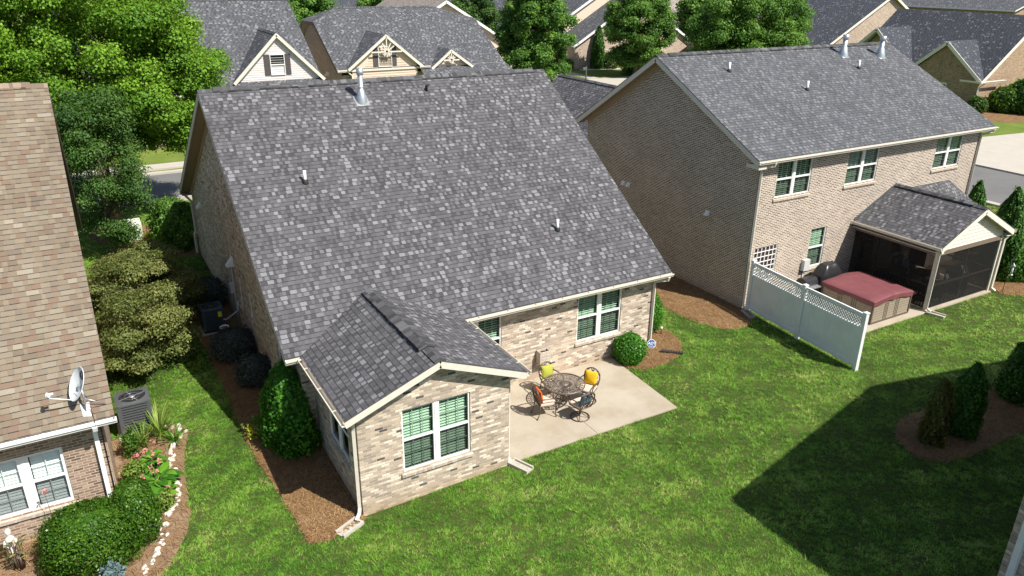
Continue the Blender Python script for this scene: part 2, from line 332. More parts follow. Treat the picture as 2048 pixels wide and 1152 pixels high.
class MB:
    def __init__(s):
        s.v, s.f, s.m, s.s = [], [], [], []
    def face(s, pts, mat=0, smooth=False):
        b = len(s.v)
        s.v.extend([tuple(p) for p in pts])
        s.f.append(tuple(range(b, b + len(pts)))); s.m.append(mat); s.s.append(smooth)
    def obox(s, o, U, N, u0, u1, n0, n1, z0, z1, mat=0):
        """box in a frame: U along, N across, Z up"""
        o, U, N = Vector(o), Vector(U), Vector(N)
        P = [o + U * u + N * n + Vector((0, 0, z)) for z in (z0, z1) for n in (n0, n1) for u in (u0, u1)]
        for q in ((0, 2, 3, 1), (4, 5, 7, 6), (0, 1, 5, 4), (2, 6, 7, 3), (0, 4, 6, 2), (1, 3, 7, 5)):
            s.face([P[i] for i in q], mat)
    def box(s, x0, x1, y0, y1, z0, z1, mat=0):
        s.obox((0, 0, 0), (1, 0, 0), (0, 1, 0), x0, x1, y0, y1, z0, z1, mat)
    def bar(s, p0, p1, w, h, mat=0, up=(0, 0, 1)):
        p0, p1 = Vector(p0), Vector(p1)
        d = (p1 - p0).normalized()
        a = d.cross(Vector(up))
        if a.length < 1e-4: a = d.cross(Vector((1, 0, 0)))
        a.normalize(); b = a.cross(d)
        ring = [a * (-w / 2) + b * (-h / 2), a * (w / 2) + b * (-h / 2), a * (w / 2) + b * (h / 2), a * (-w / 2) + b * (h / 2)]
        A = [p0 + r for r in ring]; B = [p1 + r for r in ring]
        for i in range(4):
            j = (i + 1) % 4
            s.face([A[i], A[j], B[j], B[i]], mat)
        s.face(A[::-1], mat); s.face(B, mat)
    def tube(s, path, r, n=8, mat=0, smooth=True, closed=False, caps=True):
        path = [Vector(p) for p in path]
        k = len(path)
        rs = r if isinstance(r, (list, tuple)) else [r] * k
        rings = []
        ref = None
        for i, p in enumerate(path):
            if closed: d = path[(i + 1) % k] - path[i - 1]
            elif i == 0: d = path[1] - p
            elif i == k - 1: d = p - path[-2]
            else: d = path[i + 1] - path[i - 1]
            d.normalize()
            if ref is None:
                ref = Vector((0, 0, 1)) if abs(d.z) < 0.9 else Vector((1, 0, 0))
            a = d.cross(ref)
            if a.length < 1e-5: a = d.cross(Vector((0.3, 1, 0.2)))
            a.normalize(); b = a.cross(d).normalized(); ref = b
            b0 = len(s.v)
            for q in range(n):
                t = 2 * math.pi * (q + (0.5 if n == 4 else 0)) / n
                s.v.append(tuple(p + a * (math.cos(t) * rs[i]) + b * (math.sin(t) * rs[i])))
            rings.append(b0)
        for i in range(k if closed else k - 1):
            A, B = rings[i], rings[(i + 1) % k]
            for q in range(n):
                q2 = (q + 1) % n
                s.f.append((A + q, A + q2, B + q2, B + q)); s.m.append(mat); s.s.append(smooth)
        if caps and not closed:
            s.f.append(tuple(rings[0] + q for q in range(n))[::-1]); s.m.append(mat); s.s.append(False)
            s.f.append(tuple(rings[-1] + q for q in range(n))); s.m.append(mat); s.s.append(False)
    def lathe(s, prof, n=24, c=(0, 0, 0), mat=0, smooth=True):
        rings = []
        for (r, z) in prof:
            b0 = len(s.v)
            for q in range(n):
                t = 2 * math.pi * q / n
                s.v.append((c[0] + r * math.cos(t), c[1] + r * math.sin(t), c[2] + z))
            rings.append(b0)
        for A, B in zip(rings, rings[1:]):
            for q in range(n):
                q2 = (q + 1) % n
                s.f.append((A + q, A + q2, B + q2, B + q)); s.m.append(mat); s.s.append(smooth)
    def prism(s, poly, z0, z1, mat=0, matside=None):
        """vertical prism of a horizontal polygon"""
        ms = mat if matside is None else matside
        s.face([(x, y, z1) for x, y in poly], mat)
        s.face([(x, y, z0) for x, y in poly][::-1], ms)
        k = len(poly)
        for i in range(k):
            a, b = poly[i], poly[(i + 1) % k]
            s.face([(a[0], a[1], z0), (b[0], b[1], z0), (b[0], b[1], z1), (a[0], a[1], z1)], ms)
    def slab(s, poly, th, mats=(0, 1, 2)):
        """sloped slab: polygon on top, th straight down; materials top, edge, underside"""
        P = [Vector(p) for p in poly]
        nrm = Vector((0, 0, 0))
        for a, b in zip(P, P[1:] + P[:1]): nrm += a.cross(b)
        if nrm.z < 0: P.reverse()
        Q = [p - Vector((0, 0, th)) for p in P]
        s.face(P, mats[0]); s.face(Q[::-1], mats[2])
        for i in range(len(P)):
            j = (i + 1) % len(P)
            s.face([Q[i], Q[j], P[j], P[i]], mats[1])
    def build(s, name, mats, parent=None, loc=None):
        me = bpy.data.meshes.new(name)
        V = np.array(s.v, dtype=np.float64)
        off = np.array(loc if loc is not None else (parent_loc(parent) if parent else (0, 0, 0)))
        me.from_pydata((V - off).tolist(), [], s.f)
        if not isinstance(mats, (list, tuple)): mats = [mats]
        for m in mats: me.materials.append(M[m] if isinstance(m, str) else m)
        me.polygons.foreach_set('material_index', np.array(s.m, dtype=np.int32))
        me.polygons.foreach_set('use_smooth', np.array(s.s, dtype=bool))
        uvl = me.uv_layers.new(name='UVMap')
        nl = len(me.loops)
        li = np.empty(nl, dtype=np.int32); me.loops.foreach_get('vertex_index', li)
        npoly = len(me.polygons)
        nr = np.empty(npoly * 3); me.polygons.foreach_get('normal', nr); nr = nr.reshape(-1, 3)
        lt = np.empty(npoly, dtype=np.int32); me.polygons.foreach_get('loop_total', lt)
        pn = np.repeat(nr, lt, axis=0)
        flat = np.hypot(pn[:, 0], pn[:, 1]) < 0.02
        t = np.stack([-pn[:, 1], pn[:, 0], np.zeros(nl)], 1)
        t[flat] = (1, 0, 0)
        t /= np.linalg.norm(t, axis=1)[:, None] + 1e-12
        b = np.cross(pn, t)
        P = V[li]
        uv = np.stack([(P * t).sum(1), (P * b).sum(1)], 1)
        uvl.data.foreach_set('uv', uv.ravel())
        me.update()
        o = bpy.data.objects.new(name, me)
        C.objects.link(o)
        if parent:
            o.parent = parent
        elif loc is not None:
            o.location = loc
        return o

def parent_loc(p):
    l = Vector(p.location)
    while p.parent:
        p = p.parent; l = l + Vector(p.location)
    return l

def tag(o, label=None, cat=None, group=None, kind=None):
    if label: o['label'] = label
    if cat: o['category'] = cat
    if group: o['group'] = group
    if kind: o['kind'] = kind
    return o

def thing(name, label, cat, loc=(0, 0, 0), group=None, rz=0.0):
    o = bpy.data.objects.new(name, None)
    o.empty_display_size = 0.2
    o.location = loc; o.rotation_euler = (0, 0, rz)
    C.objects.link(o)
    return tag(o, label, cat, group)

def copy_tree(o, parent=None):
    c = o.copy(); C.objects.link(c)
    if parent: c.parent = parent
    for ch in o.children: copy_tree(ch, c)
    return c

def raw_mesh(name, V, F, mat, parent=None, tint=None, smooth=False):
    """fast mesh from arrays: V (n,3), F (m,k)"""
    me = bpy.data.meshes.new(name)
    V = np.asarray(V, dtype=np.float32)
    if parent: V = V - np.array(parent_loc(parent), dtype=np.float32)
    F = np.asarray(F, dtype=np.int32)
    m, k = F.shape
    me.vertices.add(len(V)); me.vertices.foreach_set('co', V.ravel())
    me.loops.add(m * k); me.loops.foreach_set('vertex_index', F.ravel())
    me.polygons.add(m)
    me.polygons.foreach_set('loop_start', np.arange(0, m * k, k, dtype=np.int32))
    me.polygons.foreach_set('loop_total', np.full(m, k, dtype=np.int32))
    if smooth: me.polygons.foreach_set('use_smooth', np.ones(m, dtype=bool))
    if tint is not None:
        a = me.attributes.new('tint', 'FLOAT', 'FACE')
        a.data.foreach_set('value', np.asarray(tint, dtype=np.float32))
    me.update(calc_edges=True)
    me.materials.append(M[mat] if isinstance(mat, str) else mat)
    o = bpy.data.objects.new(name, me)
    C.objects.link(o)
    if parent: o.parent = parent
    return o

def unit(a): return a / (np.linalg.norm(a, axis=1)[:, None] + 1e-9)

def leaf_arrays(P, N, L, W, axis=None, fold=0.25):
    """one folded diamond per leaf"""
    n = len(P)
    A = axis if axis is not None else rng.normal(size=(n, 3))
    A = A - N * (A * N).sum(1)[:, None]
    A = unit(A); B = np.cross(N, A)
    L = np.broadcast_to(L, (n,))[:, None]; W = np.broadcast_to(W, (n,))[:, None]
    V = np.stack([P - A * L / 2, P + B * W / 2 + N * W * fold, P + A * L / 2 - N * L * 0.1, P - B * W / 2 + N * W * fold], 1).reshape(-1, 3)
    F = np.arange(n * 4).reshape(n, 4)
    return V, F

def crown_points(clumps, n, lift=0.35, jit=0.55, soft=0.27):
    """points over the outsides of many clumps; clumps rows: x,y,z,rx,ry,rz"""
    c = np.asarray(clumps, dtype=float)
    wgt = c[:, 3] * c[:, 4]; wgt /= wgt.sum()
    idx = rng.choice(len(c), n, p=wgt)
    d = unit(rng.normal(size=(n, 3)))
    d[:, 2] = np.where((d[:, 2] < -0.35) & (rng.random(n) < 0.6), -d[:, 2], d[:, 2])
    r = np.abs(0.80 + soft * rng.normal(size=n))
    P = c[idx, :3] + d * c[idx, 3:6] * r[:, None]
    N = unit(d + np.array([0, 0, lift]) + rng.normal(size=(n, 3)) * jit)
    return P, N, idx

def tree(name, label, cat, loc, trunk_h, trunk_r, clumps, nleaf, leaf, mat, group=None, lean=(0, 0), limbs=True, part='crown', lw=0.62, stem_mat='bark', trunk_name='trunk', soft=0.27):
    t = thing(name, label, cat, loc, group)
    mb = MB()
    x, y, z = loc
    k = 7
    top = (x + lean[0], y + lean[1], z + trunk_h)
    path = [(x + lean[0] * i / k + 0.05 * trunk_h * 0.15 * math.sin(i * 1.7), y + lean[1] * i / k + 0.01 * math.cos(i * 2.1), z - 0.05 + trunk_h * i / k) for i in range(k + 1)]
    mb.tube(path, [trunk_r * (1.25 if i == 0 else 1) * (1 - 0.75 * i / k) + 0.008 for i in range(k + 1)], 9)
    cl = np.asarray(clumps, float)
    if limbs:
        sel = range(0, len(cl), max(1, len(cl) // 16))
        for i in sel:
            q = cl[i]
            f = 0.35 + 0.5 * rnd.random()
            j = min(k - 1, int(f * k))
            p0 = Vector(path[j]); p1 = Vector(q[:3])
            if (p1 - p0).length < 0.1: continue
            mid = p0.lerp(p1, 0.5) + Vector((0, 0, 0.12 * (p1 - p0).length))
            rr = max(0.006, trunk_r * 0.35)
            mb.tube([p0, p0.lerp(mid, .5), mid, mid.lerp(p1, 0.6), p1], [rr, rr * .8, rr * 0.6, rr * .4, rr * 0.2], 6)
    mb.build(trunk_name, stem_mat, t)
    P, N, idx = crown_points(cl, nleaf, soft=soft)
    s = leaf * (0.65 + 0.7 * rng.random(nleaf))
    V, F = leaf_arrays(P, N, s, s * lw)
    cv = rng.random(len(cl))
    tint = np.clip(0.5 * rng.random(nleaf) + 0.5 * cv[idx] * 0.8 + 0.05, 0, 1)
    raw_mesh(part, V, F, mat, t, tint)
    return t

def ellipsoid_clumps(c, r, n, cr, shell=0.5, flat=0.75, zmin=-0.8):
    out = []
    while len(out) < n:
        d = Vector((rnd.gauss(0, 1), rnd.gauss(0, 1), rnd.gauss(0, 1))).normalized()
        if d.z < zmin: continue
        q = shell + (1 - shell) * rnd.random() ** 0.5
        k = cr * (0.65 + 0.7 * rnd.random())
        out.append((c[0] + d.x * r[0] * q, c[1] + d.y * r[1] * q, c[2] + d.z * r[2] * q, k, k, k * flat))
    return out

def shrub(name, label, cat, loc, r, h, nleaf, leaf, mat, prof=None, square=2.0, group=None, lw=0.6, up=0.0, depth=0.3, rz=0.0, noise=0.10, shoots=45):
    """a dense bush: leaves through the outer shell of a rounded body; prof(t) gives the radius at height t"""
    t = thing(name, label, cat, loc, group)
    n = nleaf
    z = rng.random(n)
    th = rng.random(n) * 2 * np.pi
    pr = prof if prof else (lambda q: np.sqrt(np.clip(1 - (2 * q - 0.85) ** 2 / 1.35, 0.0, 1)))
    # more samples on the rounded top
    topn = int(n * 0.3)
    z[:topn] = 1 - 0.25 * rng.random(topn) ** 1.3
    rad = pr(z)
    frac = 1 - depth * rng.random(n) ** 1.6 + 0.06 * rng.normal(size=n)
    capm = np.arange(n) < topn
    frac[capm] = np.sqrt(rng.random(topn))
    ct, st = np.cos(th), np.sin(th)
    sq = (np.abs(ct) ** square + np.abs(st) ** square) ** (-1.0 / square)
    ph = rng.random(6) * 6.28
    lump = 1 + noise * (np.sin(3 * th + 5 * z + ph[0]) + np.sin(5 * th - 9 * z + ph[1]) + 0.8 * np.sin(9 * th + 14 * z + ph[2]) + 0.8 * np.sin(14 * th - 23 * z + ph[3]) + 0.7 * np.sin(21 * th + 31 * z + ph[4])) * 0.6
    rx, ry = (r, r) if not isinstance(r, tuple) else r
    X = ct * sq * rad * frac * rx * lump; Y = st * sq * rad * frac * ry * lump
    zz = z * h * (1 + 0.4 * noise * np.sin(4 * X / max(rx, .01) + ph[3]) * np.sin(4 * Y / max(ry, .01) + ph[4]))
    c, s_ = math.cos(rz), math.sin(rz)
    P = np.stack([loc[0] + X * c - Y * s_, loc[1] + X * s_ + Y * c, loc[2] + zz], 1)
    O = np.stack([ct * c - st * s_, ct * s_ + st * c, (z - 0.42) * 1.6], 1)
    O[capm] = np.array([0, 0, 1.0]) + 0.5 * O[capm]
    N = unit(unit(O) + rng.normal(size=(n, 3)) * 0.5)
    sz = leaf * (0.65 + 0.7 * rng.random(n))
    ax = None
    if up > 0:
        ax = rng.normal(size=(n, 3)) * (1 - up) + np.array([0, 0, 1.0]) * up
    ns = max(0, int(shoots)); k_ = 9
    if ns:
        i0 = rng.choice(np.arange(int(n * .0), n), ns)
        d_ = unit(unit(O[i0]) * .7 + np.array([0, 0, .9]) + rng.normal(size=(ns, 3)) * .35)
        ln_ = (0.06 + 0.13 * rng.random(ns)) * (0.6 + 0.5 * min(rx, h))
        for q_ in range(k_):
            ids = rng.choice(n, ns, replace=False)
            P[ids] = P[i0] + d_ * (ln_ * (q_ + 1) / k_)[:, None] + rng.normal(size=(ns, 3)) * leaf * .25
    V, F = leaf_arrays(P, N, sz, sz * lw, ax)
    tint = np.clip(rng.random(n) * 0.75 + 0.22 * (lump - 1) / max(noise, .01) * 0.5 + 0.12, 0, 1)
    raw_mesh('foliage', V, F, mat, t, tint)
    mb = MB()
    rr = min(rx, ry)
    for i in range(5):
        a = i * 1.256 + rnd.random()
        mb.tube([(loc[0] + 0.05 * math.cos(a), loc[1] + 0.05 * math.sin(a), loc[2] - 0.05),
                 (loc[0] + 0.25 * rr * math.cos(a), loc[1] + 0.25 * rr * math.sin(a), loc[2] + 0.4 * h),
                 (loc[0] + 0.4 * rr * math.cos(a), loc[1] + 0.4 * rr * math.sin(a), loc[2] + 0.75 * h)], [0.03, 0.02, 0.008], 6)
    mb.build('stem', 'stem', t)
    return t

# ------------------------------------------------------------------ building helpers
def wall_face(mb, o, U, N, width, z0, z1, ops=(), mat=0, reveal=0.11, top=None):
    """wall rectangle with real openings and reveals; top: extra polygon points (u,z) closing a gable above z1"""
    o, U, N = Vector(o), Vector(U), Vector(N)
    Wp = lambda u, z, n=0.0: o + U * u + N * n + Vector((0, 0, z))
    us = sorted(set([0, width] + [a for q in ops for a in q[:2]]))
    zs = sorted(set([z0, z1] + [a for q in ops for a in q[2:4]]))
    for i in range(len(us) - 1):
        for j in range(len(zs) - 1):
            cu, cz = (us[i] + us[i + 1]) / 2, (zs[j] + zs[j + 1]) / 2
            if any(q[0] < cu < q[1] and q[2] < cz < q[3] for q in ops): continue
            mb.face([Wp(us[i], zs[j]), Wp(us[i + 1], zs[j]), Wp(us[i + 1], zs[j + 1]), Wp(us[i], zs[j + 1])], mat)
    for (a, b, c, d) in [q[:4] for q in ops]:
        for (p, q) in (((a, c), (b, c)), ((b, c), (b, d)), ((b, d), (a, d)), ((a, d), (a, c))):
            mb.face([Wp(*p), Wp(*q), Wp(q[0], q[1], -reveal), Wp(p[0], p[1], -reveal)], mat)
    if top:
        mb.face([Wp(0, z1), Wp(width, z1)] + [Wp(u, z) for u, z in top], mat)

def window(par, o, U, N, u0, u1, z0, z1, cols=2, trim='white_trim', glass='glass', blind='blind', sill='sill_main', munt=(2, 1), rails=True, slats=True, bottom_muntins=True, fw=0.042, closed=False, rec=-0.03):
    f = MB()
    mull = 0.08
    cw = (u1 - u0 - mull * (cols - 1)) / cols
    fr = lambda a, b, c, d, n0=-0.095, n1=rec: f.obox(o, U, N, a, b, n0, n1, c, d)
    zm = (z0 + z1) / 2 if rails else None
    cols_x = []
    fr(u0, u1, z1 - fw, z1); fr(u0, u1, z0, z0 + fw)
    for k in range(cols):
        a = u0 + k * (cw + mull); b = a + cw
        fr(a, a + fw, z0 + fw, z1 - fw); fr(b - fw, b, z0 + fw, z1 - fw)
        if k: fr(a - mull, a, z0 + fw, z1 - fw, -0.095, rec + 0.012)
        if rails: fr(a + fw, b - fw, zm - 0.03, zm + 0.03, -0.095, rec - 0.008)
        cols_x.append((a + fw, b - fw))
    wobj = f.build('window', trim, par)
    g = MB(); bl = MB(); mu = MB()
    U_, N_, o_ = Vector(U), Vector(N), Vector(o)
    W = lambda u, z, n: o_ + U_ * u + N_ * n + Vector((0, 0, z))
    for (a, b) in cols_x:
        parts = [(z0 + fw, zm - 0.03), (zm + 0.03, z1 - fw)] if rails else [(z0 + fw, z1 - fw)]
        for i, (c, d) in enumerate(parts):
            g.face([W(a, c, -0.07 + 0.012 * i), W(b, c, -0.07 + 0.012 * i), W(b, d, -0.07 + 0.012 * i), W(a, d, -0.07 + 0.012 * i)])
            if munt and (bottom_muntins or i == len(parts) - 1):
                for q in range(1, munt[0] + 1):
                    x = a + (b - a) * q / (munt[0] + 1)
                    mu.obox(o, U, N, x - 0.009, x + 0.009, -0.085, -0.076, c, d)
                for q in range(1, munt[1] + 1):
                    zz = c + (d - c) * q / (munt[1] + 1)
                    mu.obox(o, U, N, a, b, -0.087, -0.077, zz - 0.008, zz + 0.008)
        if slats:
            n = int((z1 - z0 - 2 * fw) / 0.075); tw = 0.8 + 0.65 * rnd.random()
            for q in range(n):
                zz = z0 + fw + 0.03 + q * 0.075
                tl = (0.044 + 0.006 * math.sin(q * 1.7 + a * 9)) * tw if not closed else 0.105
                bl.face([W(a + 0.015, zz - tl * 0.35, -0.125), W(b - 0.015, zz - tl * 0.35, -0.125), W(b - 0.015, zz + tl * 0.35, -0.158), W(a + 0.015, zz + tl * 0.35, -0.158)])
        elif blind:
            bl.face([W(a, z0 + fw, -0.16), W(b, z0 + fw, -0.16), W(b, z1 - fw, -0.16), W(a, z1 - fw, -0.16)])
    g.build('pane', glass, wobj)
    if rails and blind:
        sc_ = MB()
        for (a, b) in cols_x: sc_.face([W(a, z0 + fw, -0.05), W(b, z0 + fw, -0.05), W(b, zm - 0.03, -0.05), W(a, zm - 0.03, -0.05)])
        sc_.build('insect_screen', 'win_screen', wobj)
    if blind and bl.f: bl.build('blind', blind, wobj)
    if mu.f: mu.build('muntin', blind if blind else trim, wobj)
    if sill:
        s = MB()
        P = [W(u0 - 0.06, z0 - 0.10, 0.002), W(u1 + 0.06, z0 - 0.10, 0.002)]
        a, b = u0 - 0.06, u1 + 0.06
        s.face([W(a, z0 - 0.012, -0.10), W(a, z0 - 0.05, 0.055), W(b, z0 - 0.05, 0.055), W(b, z0 - 0.012, -0.10)])
        s.face([W(a, z0 - 0.05, 0.055), W(a, z0 - 0.13, 0.05), W(b, z0 - 0.13, 0.05), W(b, z0 - 0.05, 0.055)])
        s.face([W(a, z0 - 0.13, 0.05), W(a, z0 - 0.13, -0.0), W(b, z0 - 0.13, -0.0), W(b, z0 - 0.13, 0.05)])
        for q in (a, b):
            s.face([W(q, z0 - 0.012, -0.005), W(q, z0 - 0.05, 0.055), W(q, z0 - 0.13, 0.05), W(q, z0 - 0.13, -0.005)])
        s.build('sill', sill, wobj)
    return wobj

def gutter(par, p0, p1, out, mat='cream', sz=0.12, name='gutter', hang=True):
    mb = MB()
    p0, p1, o = Vector(p0), Vector(p1), Vector(out)
    prof = [(0, 0), (0, -sz * 0.95), (sz * 0.65, -sz * 0.95), (sz * 0.75, -sz * 0.55), (sz, -sz * 0.35), (sz, 0), (sz - 0.014, 0), (sz - 0.014, -sz * 0.3), (sz * 0.7, -sz * 0.5), (sz * 0.6, -sz * 0.85), (0.012, -sz * 0.85), (0.012, 0)]
    A = [p0 + o * a + Vector((0, 0, b)) for a, b in prof]; B = [p1 + o * a + Vector((0, 0, b)) for a, b in prof]
    k = len(prof)
    for i in range(k):
        j = (i + 1) % k
        mb.face([A[i], A[j], B[j], B[i]])
    mb.face(A[::-1]); mb.face(B)
    if hang:
        L = (p1 - p0).length; n = int(L / 0.9)
        d = (p1 - p0).normalized()
        for i in range(1, n + 1):
            q = p0 + d * (L * (i - 0.5) / n)
            mb.bar(q + o * 0.0 + Vector((0, 0, 0.003)), q + o * (sz + 0.004) + Vector((0, 0, 0.003)), 0.03, 0.006)
    return mb.build(name, mat, par)

def downspout(par, pts, mat='cream', r=0.055, name='downspout'):
    mb = MB()
    mb.tube(pts, r, 4, smooth=False)
    return mb.build(name, mat, par)

def ridge_cap(par, p0, p1, d1, d2, w=0.16, mat='cap', lift=0.02, name='ridge_cap'):
    mb = MB()
    p0, p1, d1, d2 = Vector(p0), Vector(p1), Vector(d1).normalized(), Vector(d2).normalized()
    L = (p1 - p0).length; d = (p1 - p0).normalized(); n = max(1, int(L / 0.2))
    for i in range(n):
        a = p0 + d * (L * i / n); b = p0 + d * min(L, L * (i + 1.0) / n)
        za = Vector((0, 0, lift + 0.004 + rnd.random() * 0.004)); zb = Vector((0, 0, lift + 0.014 + rnd.random() * 0.005))
        ww = w * (0.97 + 0.06 * rnd.random())
        dn = Vector((0, 0, -lift - 0.012))
        for dd in (d1, d2):
            q = [a + za, b + zb, b + zb + dd * ww, a + za + dd * ww]
            mb.face(q)
            mb.face([q[3], q[2], q[2] + dn, q[3] + dn])
        mb.face([b + zb + d1 * ww, b + zb, b + zb + d2 * ww, b + zb + d2 * ww + dn, b + zb + dn, b + zb + d1 * ww + dn])
    return mb.build(name, mat, par)

def rake(par, pts, h=0.2, th=0.035, mat='cream', name='rake_board', drop=0.0):
    mb = MB()
    for a, b in zip(pts, pts[1:]):
        a, b = Vector(a), Vector(b)
        d = Vector((0, 0, h / 2 + drop))
        mb.bar(a - d, b - d, th, h)
    return mb.build(name, mat, par)

def vent_pipe(par, p, h=0.32, r=0.045):
    mb = MB()
    p = Vector(p)
    mb.tube([p - Vector((0, 0, 0.1)), p + Vector((0, 0, h))], r, 10, 0)
    mb.lathe([(r + 0.05, -0.03), (r + 0.045, 0.05), (r + 0.005, 0.1)], 12, tuple(p), 1)
    return mb.build('vent_pipe', ['pvc', 'black_rubber'], par)

def flue(par, p, h, slope, r=0.085):
    """galvanised flue: base plate on the slope, cone, pipe, storm collar, cap"""
    p = Vector(p)
    mb = MB()
    q = [(p.x + dx, p.y + dy, p.z + dy * slope + 0.012) for dx, dy in ((-.23, -.2), (.23, -.2), (.23, .2), (-.23, .2))]
    mb.slab(q, 0.01, (0, 0, 0))
    mb.lathe([(r * 2.3, -0.16), (r * 2.1, 0.05), (r * 1.25, 0.36), (r, 0.38), (r, h), (r * 1.0, h)], 18, tuple(p))
    o = mb.build('flue_pipe', 'galv', par)
    mb = MB()
    mb.lathe([(0.0, h + 0.2), (r * 1.35, h + 0.19), (r * 1.4, h + 0.02), (r * 1.25, h), (r * 1.0, h - 0.03)], 18, tuple(p))
    mb.build('flue_cap', 'galv', o)
    mb = MB()
    mb.lathe([(r, h * 0.55), (r * 1.18, h * 0.54), (r * 1.18, h * 0.51), (r, h * .5)], 18, tuple(p))
    mb.build('storm_collar', 'galv', o)

def hood_vent(par, o, U, N, u, z, s=0.2, mat='white_trim'):
    mb = MB()
    W = lambda a, b, n: Vector(o) + Vector(U) * (u + a) + Vector(N) * n + Vector((0, 0, z + b))
    h = s / 2
    top = [W(-h, h, 0), W(h, h, 0)]; low = [W(-h * 1.1, -h, s * 0.75), W(h * 1.1, -h, s * 0.75)]; bl = [W(-h, -h, 0), W(h, -h, 0)]
    mb.face([top[0], top[1], low[1], low[0]]); mb.face([top[0], low[0], bl[0]]); mb.face([top[1], bl[1], low[1]])
    mb.face([bl[0], low[0], low[1], bl[1]])
    mb.obox(o, U, N, u - h * 1.3, u + h * 1.3, 0.0, 0.015, z - h * 1.2, z + h * 1.25)
    return mb.build('wall_vent', mat, par)

X, Y = (1, 0, 0), (0, 1, 0)
mX, mY = (-1, 0, 0), (0, -1, 0)

# ------------------------------------------------------------------ ground, street, drives
mb = MB()
# lawn sheet: fine near, wide far, gently lower by the left side yard
xs = [-400, -120, -40] + [round(-14 + 1.0 * i, 2) for i in range(0, 27)] + [20, 40, 120, 500]
ys = [-200, -60] + [-20, -10, 0, 10, 20, 40, 80, 160, 600]
for i in range(len(xs) - 1):
    for j in range(len(ys) - 1):
        q = [(xs[i], ys[j]), (xs[i + 1], ys[j]), (xs[i + 1], ys[j + 1]), (xs[i], ys[j + 1])]
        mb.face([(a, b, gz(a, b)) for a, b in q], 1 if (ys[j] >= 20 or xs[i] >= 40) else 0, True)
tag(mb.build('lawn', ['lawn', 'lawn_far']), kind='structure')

def sheet(name, poly, z0, z1, mats, kind='structure'):
    mb = MB(); mb.prism(poly, z0, z1, 0, len(mats) - 1)
    return tag(mb.build(name, mats), kind=kind)

# front street along x, side street along y, joined
sheet('street', [(-150, 30.2), (38.6, 30.2), (39.6, 29.2), (39.6, -60), (47.7, -60), (47.7, 74), (39.6, 74), (39.6, 37), (38.6, 36), (-150, 36)], -0.3, -0.02, ['asphalt'])
for nm, poly in (('kerb', [(-150, 36), (38.4, 36), (39.6, 37.2), (39.6, 74), (39.2, 74), (39.2, 37.4), (38.2, 36.45), (-150, 36.45)]),
                 ('kerb', [(-150, 30.2), (38.4, 30.2), (39.6, 29.0), (39.6, -60), (39.15, -60), (39.15, 28.8), (38.2, 29.75), (-150, 29.75)]),
                 ('kerb', [(47.7, -60), (48.2, -60), (48.2, 74.5), (39.2, 74.5), (39.2, 74.05), (47.7, 74.05)])):
    sheet(nm, poly, -0.3, 0.09, ['concrete_far'])
for poly in ([(-150, 37.6), (38.0, 37.6), (38.0, 39.0), (-150, 39.0)],
             [(49.9, -60), (51.3, -60), (51.3, 10.4), (49.9, 10.4)], [(49.9, 19.4), (51.3, 19.4), (51.3, 54), (49.9, 54)], [(49.9, 61.6), (51.3, 61.6), (51.3, 90), (49.9, 90)],
             [(30, 76.2), (52, 76.2), (52, 77.6), (30, 77.6)]):
    sheet('sidewalk', poly, -0.3, -0.012, ['concrete_far'])
sheet('driveway', [(48.2, 10.4), (52, 11.2), (66, 11.5), (76, 12), (76, 17.6), (63, 18.6), (56, 19.4), (48.2, 19.8)], -0.3, -0.008, ['concrete_far'])
sheet('driveway', [(48.2, 54.2), (63, 55.5), (63, 60.5), (48.2, 61.4)], -0.3, -0.008, ['concrete_far'])
sheet('driveway', [(41, 74.5), (47, 74.5), (51.8, 86), (46.2, 86)], -0.3, -0.006, ['concrete_far'])
sheet('front_walk', [(53.5, 68.6), (62, 66.5), (62, 67.9), (54, 69.6)], -0.3, -0.008, ['concrete_far'])
sheet('driveway', [(19, 24), (25, 24), (25, 30.2), (19, 30.2)], -0.3, -0.01, ['concrete_far'])

# patio: two concrete slabs with a joint, and the pad behind the vinyl fence
tag(sheet('patio', [(3.93, 0.02), (6.745, 0.02), (6.745, 3.488), (3.93, 3.488)], -0.2, 0.0, ['concrete']))
tag(sheet('patio', [(6.757, 0.02), (9.6, 0.0), (9.78, 3.488), (6.757, 3.488)], -0.2, 0.0, ['concrete']))
sheet('hot_tub_pad', [(16.9, 0.62), (22.45, 0.62), (22.45, 4.295), (16.9, 4.295)], -0.2, 0.0, ['concrete'])
sheet('porch_slab', [(22.46, 0.62), (26.7, 0.62), (26.7, 4.295), (22.46, 4.295)], -0.2, 0.02, ['concrete'])

def smooth_poly(pts, n=5):
    out = []
    k = len(pts)
    for i in range(k):
        p0, p1, p2, p3 = [np.array(pts[(i + j - 1) % k], float) for j in range(4)]
        for q in range(n):
            t = q / n
            out.append(tuple(0.5 * ((2 * p1) + (-p0 + p2) * t + (2 * p0 - 5 * p1 + 4 * p2 - p3) * t * t + (-p0 + 3 * p1 - 3 * p2 + p3) * t ** 3)))
    return out

